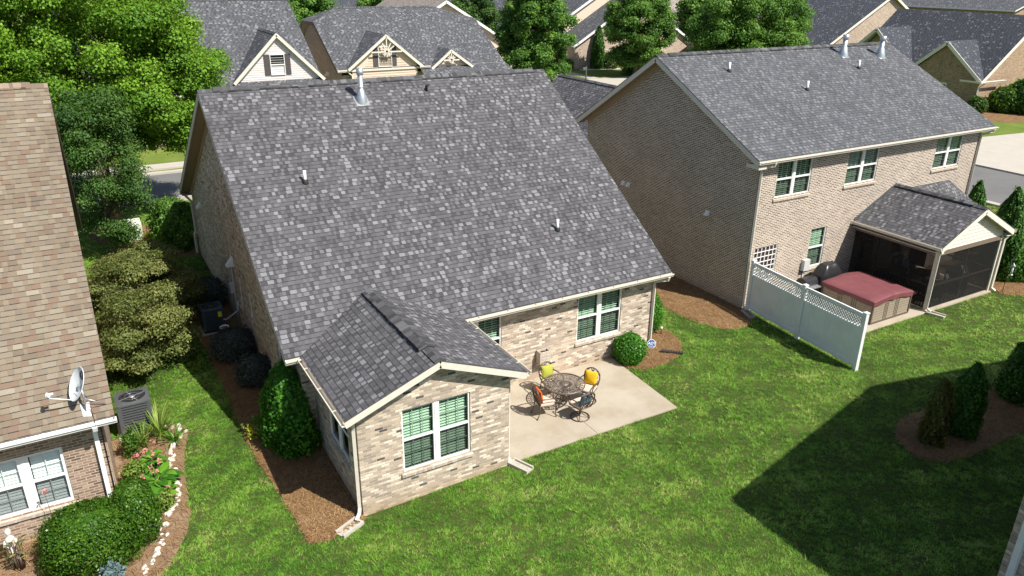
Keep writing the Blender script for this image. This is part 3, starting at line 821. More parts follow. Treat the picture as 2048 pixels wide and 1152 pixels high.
def bed(poly, mat='mulch', lift=0.035):
    mb = MB()
    p = [(x + 0.03 * math.sin(9 * y + x * 3), y + 0.03 * math.sin(8 * x - y)) for x, y in poly]
    c = (sum(a for a, b in p) / len(p), sum(b for a, b in p) / len(p))
    k = len(p)
    for i in range(k):
        a, b = p[i], p[(i + 1) % k]
        mb.face([(a[0], a[1], gz(*a) + 0.006), (b[0], b[1], gz(*b) + 0.006), (b[0] * .85 + c[0] * .15, b[1] * .85 + c[1] * .15, gz(*b) + lift), (a[0] * .85 + c[0] * .15, a[1] * .85 + c[1] * .15, gz(*a) + lift)], 0, True)
        mb.face([(a[0] * .85 + c[0] * .15, a[1] * .85 + c[1] * .15, gz(*a) + lift), (b[0] * .85 + c[0] * .15, b[1] * .85 + c[1] * .15, gz(*b) + lift), (c[0], c[1], gz(*c) + lift)], 0, True)
    o = mb.build('mulch_bed', mat)
    return tag(o, kind='structure')

BEDS = []
BEDS.append([(-0.2, 15), (-1.6, 15), (-1.9, 13.2), (-1.72, 10.4), (-1.68, 7.1), (-1.72, 4.7), (-1.62, 3.2), (-1.5, 1.85), (-1.42, 0.7), (-1.38, -0.3), (-0.95, -0.38), (-0.5, -0.28), (0.02, -0.12), (0.1, 4), (-0.2, 9)])
BEDS.append(smooth_poly([(9.79, 3.6), (9.8, 2.6), (10.5, 2.25), (11.4, 2.35), (12.15, 2.7), (12.7, 3.6), (12.6, 4.6), (11.9, 5.4), (11.2, 5.6), (11.2, 3.8)], 4))
BEDS.append(smooth_poly([(16.6, 4.3), (16.3, 3.5), (15.5, 3.05), (14.7, 3.25), (14.2, 4.3), (14.0, 5.6), (13.9, 7.2), (13.8, 10), (14, 15), (16.6, 15), (16.6, 9)], 4))
BEDS.append(smooth_poly([(13.8, -4.25), (13.55, -5.0), (14.0, -5.45), (14.9, -5.6), (16.2, -5.65), (18.0, -5.65), (20.5, -5.7), (21.5, -4.6), (20.4, -3.8), (18.3, -3.9), (16.6, -3.75), (15.3, -3.6), (14.4, -3.75)], 4))
BEDS.append(smooth_poly([(26.85, 0.9), (27.0, 0.05), (28.5, -0.6), (31, -0.4), (33, 1.5), (33, 5.5), (29.9, 5.6), (29.9, 4.35), (26.85, 4.3)], 4))
BEDS.append(smooth_poly([(-0.3, 20.4), (-1.7, 20.6), (-2.0, 22.3), (-1.4, 23.6), (1, 23.4), (1.5, 20.6)], 3))
BEDS.append(smooth_poly([(-3.6, 23.0), (-2.0, 22.8), (-1.6, 24.6), (-2.6, 26.8), (-4.6, 26.2)], 3))
BEDS.append(smooth_poly([(68.9, 21.5), (66, 22), (65.6, 25), (68.9, 26.3), (72, 26.3), (76, 26.4), (76, 24), (72, 22)], 3))
for b in BEDS: bed(b)
LBED = [(-4.88, 6.3), (-3.6, 6.5), (-3.1, 6.1), (-2.98, 5.75), (-3.28, 4.8), (-3.38, 3.9), (-3.45, 2.9), (-3.52, 2.1), (-3.72, 1.4), (-4.1, 0.65), (-4.5, 0.1), (-5.2, -0.5), (-7, -1.1), (-9.5, -1.2), (-9.5, 2.8), (-4.88, 2.8)]
bed(LBED, 'clay', 0.02)

# ------------------------------------------------------------------ the middle house
XL, XR, WY, FY = -0.31, 11.36, 3.49, 20.45
EY, EZ, RY, RZ = 3.145, 2.75, 11.295, 8.249
FEY, FEZ = 20.85, 2.80
GL, GR = -0.735, 11.785
SR = (RZ - EZ) / (RY - EY)
SF = (RZ - FEZ) / (FEY - RY)
house = thing('brick_house', 'pale brick house with a patchy grey shingle roof and a gabled sunroom', 'house', (5.5, 8, 0))
mb = MB()
rw = [(3.98 - XL, 5.64 - XL, 0.87, 2.50), (8.36 - XL, 10.07 - XL, 0.87, 2.50)]
wall_face(mb, (XL, WY, 0), X, mY, XR - XL, -0.3, 2.62, rw)
# left gable wall: openings given in y
lw = [(4.85 - WY, 6.1 - WY, 0.85, 2.45), (9.35 - WY, 9.75 - WY, 1.15, 2.1), (10.9 - WY, 11.3 - WY, 1.0, 2.1)]
rz_ = lambda y: (EZ + SR * (y - EY) if y < RY else FEZ + SF * (FEY - y)) - 0.17
mb2 = []
wall_face(mb, (XL, WY, 0), Y, mX, FY - WY, -0.4, 2.62, lw, top=[(FY - WY, rz_(FY)), (RY - WY, rz_(RY)), (0, rz_(WY))])
wall_face(mb, (XR, WY, 0), Y, X, FY - WY, -0.3, 2.62, (), top=[(FY - WY, rz_(FY)), (RY - WY, rz_(RY)), (0, rz_(WY))])
wall_face(mb, (XL, FY, 0), X, Y, XR - XL, -0.3, 2.62)
# sunroom walls
SX, SW = 0.0, 3.909
HP = 3.65
fw_ = [(1.06, 2.83, 0.76, 2.45)]
wall_face(mb, (SX, 0, 0), X, mY, SW, -0.35, 2.58, fw_, top=[(SW, 2.60), (SW / 2, HP - 0.17), (0, 2.60)])
sw_ = [(0.75, 2.3, 0.85, 2.3)]
wall_face(mb, (SX, 0, 0), Y, mX, WY, -0.4, 2.62, sw_)
wall_face(mb, (SW, 0, 0), Y, X, WY, -0.3, 2.62)
mb.build('wall', 'brick_main', house)
window(house, (XL, WY, 0), X, mY, *rw[0])
window(house, (XL, WY, 0), X, mY, *rw[1])
window(house, (SX, 0, 0), X, mY, *fw_[0])
window(house, (SX, 0, 0), Y, mX, *sw_[0], glass='glass_dark', blind=None, slats=False, munt=None)
window(house, (XL, WY, 0), Y, mX, *lw[0], glass='glass_dark', blind=None, slats=False, munt=None)
window(house, (XL, WY, 0), Y, mX, *lw[1], cols=1, glass='glass_dark', blind=None, slats=False, munt=None)
window(house, (XL, WY, 0), Y, mX, *lw[2], cols=1, glass='glass_dark', blind=None, slats=False, munt=None)
# floor that closes the dim inside
mb = MB(); mb.box(XL + .15, XR - .15, WY + .15, FY - .15, -0.25, -0.2); mb.build('floor', 'inside', house)
# roof
mb = MB()
ov = 0.05
mb.slab([(GL, EY, EZ), (GR, EY, EZ), (GR, RY, RZ), (GL, RY, RZ)], 0.035, (0, 1, 1))
mb.slab([(GL, RY, RZ - 0.002), (GR, RY, RZ - 0.002), (GR, FEY, FEZ), (GL, FEY, FEZ)], 0.035, (0, 1, 1))
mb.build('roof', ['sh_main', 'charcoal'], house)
YV = EY + (HP - EZ) / SR
SE = 0.341; SFY = -0.295
mb = MB()
zl = 0.012
mb.slab([(-SE, SFY, EZ + zl), (-SE, EY - 0.02, EZ + zl), (SW / 2, YV, HP + zl), (SW / 2, SFY, HP + zl)], 0.03, (0, 1, 1))
mb.slab([(SW / 2, SFY, HP + zl), (SW / 2, YV, HP + zl), (SW + SE, EY - 0.02, EZ + zl), (SW + SE, SFY, EZ + zl)], 0.03, (0, 1, 1))
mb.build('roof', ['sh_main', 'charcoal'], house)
ridge_cap(house, (GL + 0.0, RY, RZ + 0.005), (GL + 0.45, RY, RZ + 0.005), (0, -1, -SR), (0, 1, -SF), 0.16, lift=0.012)
ridge_cap(house, (GL + 0.45, RY, RZ + 0.03), (GR - 0.5, RY, RZ + 0.03), (0, -1, -SR), (0, 1, -SF), 0.17, lift=0.035)
ridge_cap(house, (GR - 0.5, RY, RZ + 0.005), (GR, RY, RZ + 0.005), (0, -1, -SR), (0, 1, -SF), 0.16, lift=0.012)
ss = (HP - EZ) / (SW / 2 + SE)
ridge_cap(house, (SW / 2, YV - 0.15, HP + 0.02), (SW / 2, 0.42, HP + 0.05), (-1, 0, -ss), (1, 0, -ss), 0.235, lift=0.045)
ridge_cap(house, (SW / 2, 0.42, HP + 0.02), (SW / 2, SFY, HP + 0.02), (-1, 0, -ss), (1, 0, -ss), 0.16, lift=0.012)
# rake boards, frieze, soffit
rake(house, [(GL + .02, EY, EZ - 0.036), (GL + .02, RY, RZ - 0.036), (GL + .02, FEY, FEZ - 0.036)], 0.19, 0.03)
rake(house, [(GR - .02, EY, EZ - 0.036), (GR - .02, RY, RZ - 0.036), (GR - .02, FEY, FEZ - 0.036)], 0.19, 0.03)
for (xa, xb) in ((GL + 0.036, XL - 0.002), (XR + 0.002, GR - 0.036)):
    mb = MB()
    for (ya, za, yb, zb) in ((EY, EZ, RY, RZ), (RY, RZ, FEY, FEZ)):
        mb.slab([(xa, ya, za - 0.17), (xb, ya, za - 0.17), (xb, yb, zb - 0.17), (xa, yb, zb - 0.17)], 0.02, (0, 0, 0))
    mb.build('rake_soffit', 'tan_trim', house)
mb = MB()
mb.bar((XL - 0.014, WY, rz_(WY) - 0.15), (XL - 0.014, RY, rz_(RY) - 0.15), 0.022, 0.22)
mb.bar((XL - 0.014, RY, rz_(RY) - 0.15), (XL - 0.014, FY, rz_(FY) - 0.15), 0.022, 0.22)
mb.build('frieze_board', 'tan_trim', house)
for bx_ in ((GL + 0.05, SX - SE - 0.1, EY + 0.036, WY - 0.003, 2.60, 2.625), (SW + SE + .1, GR - 0.04, EY + 0.036, WY - 0.003, 2.60, 2.625), (GL + 0.05, GR - 0.05, FY + .003, FEY, 2.60, 2.625),
            (-SE, -0.003, SFY + 0.08, EY, 2.60, 2.625), (SW + 0.003, SW + SE, SFY + 0.08, EY, 2.60, 2.625)):
    mb = MB(); mb.box(*bx_); mb.build('eave_soffit', 'cream', house)
mb = MB(); mb.box(GL + 0.05, GR - 0.05, EY + 0.012, EY + 0.035, 2.60, 2.715); mb.build('fascia', 'cream', house)
rake(house, [(-SE, SFY + 0.02, EZ - 0.02), (SW / 2, SFY + 0.02, HP - 0.02), (SW + SE, SFY + 0.02, EZ - 0.02)], 0.17, 0.03)
mb = MB()
mb.slab([(-SE, SFY + 0.036, EZ - 0.15), (SW / 2, SFY + 0.036, HP - 0.15), (SW / 2, -0.003, HP - 0.15), (-SE, -0.003, EZ - 0.15)], 0.02, (0, 0, 0))
mb.slab([(SW + SE, SFY + 0.036, EZ - 0.15), (SW / 2, SFY + 0.036, HP - 0.15), (SW / 2, -0.003, HP - 0.15), (SW + SE, -0.003, EZ - 0.15)], 0.02, (0, 0, 0))
mb.build('gable_soffit', 'cream', house)
gutter(house, (SW + SE, EY + 0.01, EZ - 0.02), (GR + 0.02, EY + 0.01, EZ - 0.02), mY)
gutter(house, (GL, EY + 0.01, EZ - 0.02), (-SE - 0.0, EY + 0.01, EZ - 0.02), mY, hang=False)
gutter(house, (-SE + 0.01, SFY, EZ - 0.01), (-SE + 0.01, EY - 0.12, EZ - 0.01), mX)
gutter(house, (SW + SE - 0.01, SFY, EZ - 0.01), (SW + SE - 0.01, EY - 0.12, EZ - 0.01), X)
gutter(house, (GL, FEY - .01, FEZ - 0.02), (GR, FEY - .01, FEZ - 0.02), Y)
downspout(house, [(GR - 0.15, EY - 0.06, EZ - 0.12), (GR - 0.15, EY - 0.03, EZ - 0.24), (XR + 0.0, WY - 0.06, EZ - 0.36), (XR - 0.0, WY - 0.06, EZ - 0.5), (XR - 0.0, WY - 0.06, 0.12), (XR + .03, WY - 0.14, 0.02)])
downspout(house, [(-SE - 0.05, -0.1, EZ - 0.12), (-SE - 0.02, -0.08, EZ - 0.2), (-0.06, 0.03, EZ - 0.33), (-0.06, 0.06, EZ - 0.5), (-0.06, 0.06, 0.12), (-0.10, -0.02, 0.02), (-0.22, -0.14, -0.05)])
downspout(house, [(SW + SE + 0.05, -0.02, EZ - 0.12), (SW + SE, 0.03, EZ - 0.2), (SW + 0.06, 0.12, EZ - 0.33), (SW + 0.06, 0.14, EZ - 0.5), (SW + 0.06, 0.14, 0.1), (SW + 0.08, -0.02, 0.0)])
downspout(house, [(GL + 0.1, FEY + 0.05, EZ - 0.1), (XL - 0.06, FY - 0.05, EZ - 0.4), (XL - 0.06, FY - 0.05, 1.0), (XL - 0.14, FY - 0.1, 0.85), (XL - 0.14, FY - 0.1, 0.0)])
flue(house, (4.21, 10.5, EZ + SR * (10.5 - EY)), 0.85, SR)
for (x, y) in ((1.41, 7.83), (8.60, 5.147)): vent_pipe(house, (x, y, EZ + SR * (y - EY)), 0.36)
mb = MB(); z = EZ + SR * (10.72 - EY)
mb.tube([(6.65, 10.72, z - 0.1), (6.65, 10.72, z + 0.16), (6.72, 10.66, z + 0.2)], 0.05, 8); mb.build('vent_pipe', 'black_rubber', house)
hood_vent(house, (XL, 0, 0), Y, mX, 18.2, 2.75, 0.22)
hood_vent(house, (XL, 0, 0), Y, mX, 12.0, 2.35, 0.3)
mb = MB(); mb.tube([(XL - 0.05, 12.0, 2.1), (XL - 0.05, 12.0, -0.1)], 0.025, 6)
mb.obox((XL, 0, 0), Y, mX, 12.4, 12.65, 0.0, 0.12, 1.0, 1.35)
mb.tube([(XL - 0.05, 11.6, 1.0), (XL - 0.1, 11.5, 0.7), (XL - 0.5, 11.7, 0.35), (XL - 0.75, 11.9, 0.4)], 0.03, 6)
mb.build('service_line', 'grey_box', house)

# ------------------------------------------------------------------ the two-storey house to the right
H2L, H2R, H2Y, H2F = 16.485, 29.92, 4.30, 14.75
E2Y, E2Z, R2Y, R2Z = 3.963, 5.764, 9.866, 8.732
F2Y, F2Z = 15.11, 5.44
G2L, G2R = 16.06, 30.35
S2 = (R2Z - E2Z) / (R2Y - E2Y); S2F = (R2Z - F2Z) / (F2Y - R2Y)
h2 = thing('brick_house', 'two storey tan brick house with a screened back porch and a blank brick gable', 'house', (23, 9, 0))
mb = MB()
w2 = [(17.45 - H2L, 19.28 - H2L, 4.18, 5.52), (21.30 - H2L, 23.12 - H2L, 4.18, 5.52), (26.85 - H2L, 28.68 - H2L, 4.18, 5.52),
      (19.83 - H2L, 20.72 - H2L, 1.02, 2.63), (16.83 - H2L, 18.05 - H2L, 0.9, 2.33), (25.2 - H2L, 26.0 - H2L, 0.6, 2.1)]
r2 = lambda y: (E2Z + S2 * (y - E2Y) if y < R2Y else F2Z + S2F * (F2Y - y)) - 0.17
wall_face(mb, (H2L, H2Y, 0), X, mY, H2R - H2L, -0.3, 5.64, w2)
wall_face(mb, (H2L, H2Y, 0), Y, mX, H2F - H2Y, -0.3, 5.3, (), top=[(H2F - H2Y, r2(H2F)), (R2Y - H2Y, r2(R2Y)), (0, r2(H2Y))])
wall_face(mb, (H2R, H2Y, 0), Y, X, H2F - H2Y, -0.3, 5.3, (), top=[(H2F - H2Y, r2(H2F)), (R2Y - H2Y, r2(R2Y)), (0, r2(H2Y))])
wall_face(mb, (H2L, H2F, 0), X, Y, H2R - H2L, -0.3, 5.3)
# garage wing towards the street
wall_face(mb, (17.1, H2F, 0), Y, mX, 9.0, -0.3, 2.75)
wall_face(mb, (24.9, H2F, 0), Y, X, 9.0, -0.3, 2.75)
wall_face(mb, (17.1, H2F + 9, 0), X, Y, 7.8, -0.3, 2.75, top=[(7.8, 2.9), (3.9, 5.9), (0, 2.9)])
mb.build('wall', 'brick_h2', h2)
for i, q in enumerate(w2[:3]):
    window(h2, (H2L, H2Y, 0), X, mY, *q, sill='sill_h2', munt=(2, 1), blind='blind', slats=True)
window(h2, (H2L, H2Y, 0), X, mY, *w2[3], cols=1, sill='sill_h2', munt=(2, 1))
window(h2, (H2L, H2Y, 0), X, mY, *w2[5], cols=1, sill=None, munt=None, glass='glass_dark', blind=None, slats=False, trim='cream')
q = w2[4]
f = MB(); o_ = (H2L, H2Y, 0)
f.obox(o_, X, mY, q[0], q[1], -0.1, -0.02, q[3] - 0.03, q[3]); f.obox(o_, X, mY, q[0], q[1], -0.1, -0.02, q[2], q[2] + 0.03)
f.obox(o_, X, mY, q[0], q[0] + .03, -0.1, -0.02, q[2] + .03, q[3] - .03); f.obox(o_, X, mY, q[1] - .03, q[1], -0.1, -0.02, q[2] + .03, q[3] - .03)
for k in range(1, 6):
    x = q[0] + (q[1] - q[0]) * k / 6; f.obox(o_, X, mY, x - .012, x + .012, -0.05, -0.025, q[2] + .03, q[3] - .03)
for k in range(1, 7):
    z = q[2] + (q[3] - q[2]) * k / 7; f.obox(o_, X, mY, q[0] + .03, q[1] - .03, -0.052, -0.027, z - .012, z + .012)
lat = f.build('window', 'white_trim', h2)
f = MB(); f.obox(o_, X, mY, q[0] + .03, q[1] - .03, -0.09, -0.075, q[2] + .03, q[3] - .03); f.build('pane', m_plain('dark reflective pane', (0.05, 0.035, 0.035), 0.15, 0.5), lat)
mb = MB(); mb.box(H2L + .15, H2R - .15, H2Y + .15, H2F - .15, -0.25, -0.2); mb.box(H2L + .15, H2R - .15, H2Y + .2, H2F - .15, 2.95, 3.05); mb.build('floor', 'inside', h2)
mb = MB()
mb.slab([(G2L, E2Y, E2Z), (G2R, E2Y, E2Z), (G2R, R2Y, R2Z), (G2L, R2Y, R2Z)], 0.035, (0, 1, 1))
mb.slab([(G2L, R2Y, R2Z - .002), (G2R, R2Y, R2Z - .002), (G2R, F2Y, F2Z), (G2L, F2Y, F2Z)], 0.035, (0, 1, 1))
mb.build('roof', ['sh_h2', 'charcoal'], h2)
mb = MB()
mb.slab([(16.7, 13.2, 2.85), (21.0, 13.2, 6.15), (21.0, 24.1, 6.15), (16.7, 24.1, 2.85)], 0.035, (0, 1, 1))
mb.slab([(21.0, 13.2, 6.15), (25.3, 13.2, 2.85), (25.3, 24.1, 2.85), (21.0, 24.1, 6.15)], 0.035, (0, 1, 1))
mb.build('roof', ['sh_main', 'charcoal'], h2)
ridge_cap(h2, (21, 24.1, 6.16), (21, 14.5, 6.16), (-1, 0, -.767), (1, 0, -.767), 0.16, lift=0.03)
vent_pipe(h2, (18.4, 16.5, 2.85 + 1.7 * .767), 0.35)
ridge_cap(h2, (G2L, R2Y, R2Z + .005), (G2L + .6, R2Y, R2Z + .005), (0, -1, -S2), (0, 1, -S2F), 0.16, lift=0.012)
ridge_cap(h2, (G2L + .6, R2Y, R2Z + .03), (G2R - .5, R2Y, R2Z + .03), (0, -1, -S2), (0, 1, -S2F), 0.17, lift=0.03)
ridge_cap(h2, (G2R - .5, R2Y, R2Z + .005), (G2R, R2Y, R2Z + .005), (0, -1, -S2), (0, 1, -S2F), 0.16, lift=0.012)
for gx in (G2L + .02, G2R - .02):
    rake(h2, [(gx, E2Y, E2Z - .036), (gx, R2Y, R2Z - .036), (gx, F2Y, F2Z - .036)], 0.2, 0.03)
for (xa, xb) in ((G2L + 0.036, H2L - 0.002), (H2R + 0.002, G2R - 0.036)):
    mb = MB()
    for (ya, za, yb, zb) in ((E2Y, E2Z, R2Y, R2Z), (R2Y, R2Z, F2Y, F2Z)):
        mb.slab([(xa, ya, za - 0.18), (xb, ya, za - 0.18), (xb, yb, zb - 0.18), (xa, yb, zb - 0.18)], 0.02, (0, 0, 0))
    mb.build('rake_soffit', 'tan_trim', h2)
mb = MB()
mb.bar((H2L - 0.014, H2Y, r2(H2Y) - 0.14), (H2L - 0.014, R2Y, r2(R2Y) - 0.14), 0.022, 0.2)
mb.bar((H2L - 0.014, R2Y, r2(R2Y) - 0.14), (H2L - 0.014, H2F, r2(H2F) - 0.14), 0.022, 0.2)
mb.build('frieze_board', 'tan_trim', h2)
mb = MB()
mb.box(G2L + .04, G2R - .04, E2Y + .02, H2Y - .003, 5.58, 5.605); mb.box(G2L + .04, G2R - .04, E2Y + .012, E2Y + .03, 5.6, 5.73)
# the boxed eave return at the gable corner
mb.box(G2L + .04, H2L - .004, E2Y + .02, H2Y + .28, 5.44, 5.577)
mb.build('eave_soffit', 'cream', h2)
gutter(h2, (G2L, E2Y + .01, E2Z - .02), (G2R, E2Y + .01, E2Z - .02), mY, hang=False)
downspout(h2, [(H2L + .35, E2Y - .05, E2Z - .12), (H2L + .35, E2Y - .02, E2Z - .24), (H2L + .06, H2Y - .06, E2Z - .34), (H2L + .06, H2Y - .06, E2Z - .5), (H2L + .06, H2Y - .06, .14), (H2L + .06, H2Y - .2, .02), (H2L + .06, H2Y - .38, -.03)])
downspout(h2, [(H2R + .25, E2Y - .05, E2Z - .12), (H2R + .22, E2Y - .02, E2Z - .24), (H2R - .06, H2Y - .06, E2Z - .36), (H2R - .06, H2Y - .06, E2Z - .5), (H2R - .06, H2Y - .06, .1)])
for (x, y) in ((18.86, 8.64), (21.86, 7.2), (26.26, 8.236)): vent_pipe(h2, (x, y, E2Z + S2 * (y - E2Y)), 0.36)
for (x, y) in ((26.32, 9.19), (28.62, 8.96)): flue(h2, (x, y, E2Z + S2 * (y - E2Y)), 0.68, S2, 0.10)
for (y, z) in ((11.85, 3.1), (11.5, 3.1), (6.56, 3.15)): hood_vent(h2, (H2L, 0, 0), Y, mX, y, z, 0.17)
mb = MB(); mb.obox((0, H2Y, 0), X, mY, 19.55, 19.87, 0, 0.16, 0.98, 1.42); mb.tube([(19.7, H2Y - .04, 1.0), (19.7, H2Y - .04, 0)], .02, 6)
mb.build('meter_box', 'grey_box', h2)

# screened porch
PX0, PX1, PYF = 22.55, 26.6, 0.78
PR, PEZ, PPZ = 24.62, 2.62, 3.80
pe0, pe1 = 22.27, 26.97
mb = MB()
mb.slab([(pe0, 0.52, PEZ), (pe0, 4.298, PEZ), (PR, 4.298, PPZ), (PR, 0.52, PPZ)], 0.035, (0, 1, 1))
mb.slab([(PR, 0.52, PPZ), (PR, 4.298, PPZ), (pe1, 4.298, PEZ), (pe1, 0.52, PEZ)], 0.035, (0, 1, 1))
# lean-to over the bay beside the porch
mb.slab([(25.5, 4.297, 3.57), (28.3, 4.297, 3.57), (29.15, 3.55, 2.70), (25.5, 2.7, 2.62)], 0.03, (0, 1, 1))
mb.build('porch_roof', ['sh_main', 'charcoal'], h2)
ps = (PPZ - PEZ) / (PR - pe0)
ridge_cap(h2, (PR, 4.25, PPZ + .02), (PR, 1.0, PPZ + .04), (-1, 0, -ps), (1, 0, -ps), 0.16, lift=0.035)
ridge_cap(h2, (PR, 1.0, PPZ + .01), (PR, 0.52, PPZ + .01), (-1, 0, -ps), (1, 0, -ps), 0.16, lift=0.012)
mb = MB(); mb.bar((pe0 + .05, 4.28, PEZ + .04), (PR, 4.28, PPZ + .05), 0.03, 0.09); mb.build('flashing', 'charcoal', h2)
rake(h2, [(pe0, 0.535, PEZ - .03), (PR, 0.535, PPZ - .03), (pe1, 0.535, PEZ - .03)], 0.2, 0.03, 'siding_white')
mb = MB()
zt = 2.33
mb.face([(PX0 - .02, PYF - .02, zt), (PX1 + .02, PYF - .02, zt), (PX1 + .02, PYF - .02, PEZ + .04), (PR, PYF - .02, PPZ - .08), (PX0 - .02, PYF - .02, PEZ + .04)])
n = 9
for k in range(n):
    z = zt + .06 + k * .14
    hw = min(PX1 - PR, (PPZ - .12 - z) / ps)
    if hw > .1: mb.bar((PR - hw + .03, PYF - .028, z), (PR + hw - .03, PYF - .028, z), .016, .022)
mb.build('porch_gable', 'siding_white', h2)
mb = MB()
mb.slab([(pe0, .56, PEZ - .2), (PR, .56, PPZ - .2), (PR, .74, PPZ - .2), (pe0, .74, PEZ - .2)], .02, (0, 0, 0))
mb.slab([(pe1, .56, PEZ - .2), (PR, .56, PPZ - .2), (PR, .74, PPZ - .2), (pe1, .74, PEZ - .2)], .02, (0, 0, 0))
mb.box(pe0 + .02, PX0 - .03, .56, 4.29, 2.36, 2.385); mb.box(PX1 + .03, pe1 - .02, .56, 4.29, 2.36, 2.385)
mb.build('porch_soffit', 'cream', h2)
gutter(h2, (pe0 + .01, .5, PEZ - .01), (pe0 + .01, 4.28, PEZ - .01), mX, hang=False)
gutter(h2, (pe1 - .01, .5, PEZ - .01), (pe1 - .01, 3.4, PEZ - .01), X, hang=False)
for x in (PX0, PX1):
    mb = MB(); mb.box(x - .06, x + .06, PYF - .06, PYF + .06, .02, 2.36); mb.build('porch_post', 'cream', h2)
mb = MB()
mb.box(PX0 - .05, PX0 + .05, PYF + .06, 4.29, 2.2, 2.36); mb.box(PX1 - .05, PX1 + .05, PYF + .06, 4.29, 2.2, 2.36); mb.box(PX0 + .06, PX1 - .06, PYF - .05, PYF + .05, 2.2, 2.36)
mb.build('porch_beam', 'brown_trim', h2)
downspout(h2, [(pe0 - .02, .62, PEZ - .13), (pe0 + .1, .66, PEZ - .28), (PX0 - .1, PYF - .1, PEZ - .4), (PX0 - .1, PYF - .1, .16), (PX0 - .06, PYF - .25, .04)])
downspout(h2, [(pe1 + .02, .62, PEZ - .13), (pe1 - .08, .64, PEZ - .25), (PX1 + .1, PYF - .1, PEZ - .42), (PX1 + .1, PYF - .1, .16), (PX1 + .14, PYF - .25, .04)])
mb = MB()
mb.face([(PX0 + .06, PYF, .05), (PX1 - .06, PYF, .05), (PX1 - .06, PYF, 2.2), (PX0 + .06, PYF, 2.2)])
mb.face([(PX0, PYF + .06, .05), (PX0, 4.29, .05), (PX0, 4.29, 2.2), (PX0, PYF + .06, 2.2)])
mb.face([(PX1, PYF + .06, .05), (PX1, 4.29, .05), (PX1, 4.29, 2.2), (PX1, PYF + .06, 2.2)])
mb.build('porch_screen', 'screen', h2)
mb = MB()
xm = (PX0 + PX1) / 2
mb.box(xm - .025, xm + .025, PYF + .01, PYF + .05, .05, 2.2)
for z in (.95,):
    mb.box(PX0 + .06, PX1 - .06, PYF + .012, PYF + .06, z - .03, z + .03)
    mb.box(PX0 + .01, PX0 + .055, PYF + .07, 3.2, z - .03, z + .03); mb.box(PX1 - .055, PX1 - .01, PYF + .07, 4.28, z - .03, z + .03)
mb.box(PX0 + .01, PX0 + .055, 3.2, 3.26, .05, 2.2)
mb.box(PX0 + .01, PX0 + .055, 3.34, 4.28, 1.95, 2.0)
mb.build('screen_frame', 'brown_trim', h2)
mb = MB()
k = 0
x = PX0 + .14
while x < PX1 - .1:
    mb.box(x - .013, x + .013, PYF + .02, PYF + .045, .1, .92); x += .115
y = PYF + .15
while y < 3.2:
    mb.box(PX0 + .02, PX0 + .045, y - .013, y + .013, .1, .92); y += .115
mb.box(PX0 + .07, PX1 - .07, PYF + .015, PYF + .05, .07, .1); mb.box(PX0 + .015, PX0 + .05, PYF + .07, 3.19, .07, .1)
mb.build('porch_railing', 'black_plastic', h2)
mb = MB()
mb.box(23.0, 23.86, H2Y - .05, H2Y - .004, .03, 2.1); mb.box(23.12, 23.74, H2Y - .06, H2Y - .05, .9, 1.95, 1)
mb.build('porch_door', ['brown_trim', 'glass_dark'], h2)
# bay under the lean-to
mb = MB(); wall_face(mb, (26.75, 3.6, 0), X, mY, 2.2, -.2, 2.6); wall_face(mb, (28.95, 3.6, 0), Y, X, .7, -.2, 2.6); mb.build('bay_wall', 'brick_h2', h2)

# ------------------------------------------------------------------ tan roofed house on the left
LY, LE, LR, LRZ = 2.80, 2.35, 9.71, 8.87
h3 = thing('brick_house', 'red brown brick house with a tan shingle roof and a satellite dish above its gutter', 'house', (-11, 9, 0))
LS = (LRZ - EZ) / (LR - LE)
HX0, HX1 = -20.0, -4.9
lo = [(-7.28 - HX0, -5.74 - HX0, 0.64, 2.06)]
mb = MB()
rl = lambda y: EZ + LS * ((y - LE) if y < LR else (2 * LR - LE - y)) - .16
yb = 2 * LR - LE - .45
wall_face(mb, (HX0, LY, 0), X, mY, HX1 - HX0, -.4, 2.62, lo)
for xx, nn in ((HX1, X), (HX0, mX)):
    wall_face(mb, (xx, LY, 0), Y, nn, yb - LY, -.4, 2.62, (), top=[(yb - LY, rl(yb)), (LR - LY, rl(LR)), (0, rl(LY))])
wall_face(mb, (HX0, yb, 0), X, Y, HX1 - HX0, -.4, 2.62)
mb.build('wall', 'brick_left', h3)
window(h3, (HX0, LY, 0), X, mY, *lo[0], glass='glass_clear', blind='blind_white', slats=True, munt=(1, 1), trim='white_trim', fw=0.07, closed=True)
mb = MB()
mb.slab([(HX0 - .3, LE, EZ), (-4.61, LE, EZ), (-4.61, LR, LRZ), (HX0 - .3, LR, LRZ)], .035, (0, 1, 1))
mb.slab([(HX0 - .3, LR, LRZ - .002), (-4.61, LR, LRZ - .002), (-4.61, 2 * LR - LE, EZ), (HX0 - .3, 2 * LR - LE, EZ)], .035, (0, 1, 1))
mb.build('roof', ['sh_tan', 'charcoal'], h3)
ridge_cap(h3, (-4.61, LR, LRZ + .005), (-5.0, LR, LRZ + .005), (0, -1, -LS), (0, 1, -LS), .16, 'cap_tan', lift=.012)
ridge_cap(h3, (-5.0, LR, LRZ + .03), (HX0, LR, LRZ + .03), (0, -1, -LS), (0, 1, -LS), .17, 'cap_tan', lift=.03)
rake(h3, [(-4.63, LE, EZ - .036), (-4.63, LR, LRZ - .036), (-4.63, 2 * LR - LE, EZ - .036)], .18, .03, 'brown_trim')
mb = MB()
mb.box(HX0, -4.66, LE + .02, LY - .003, 2.6, 2.625); mb.box(HX0, -4.66, LE + .012, LE + .03, 2.62, 2.71)
mb.build('eave_soffit', 'white_trim', h3)
mb = MB()
mb.slab([(-4.885, LY, EZ + LS * .45 - .17), (-4.67, LY, EZ + LS * .45 - .17), (-4.67, LR, LRZ - .17), (-4.885, LR, LRZ - .17)], .02, (0, 0, 0))
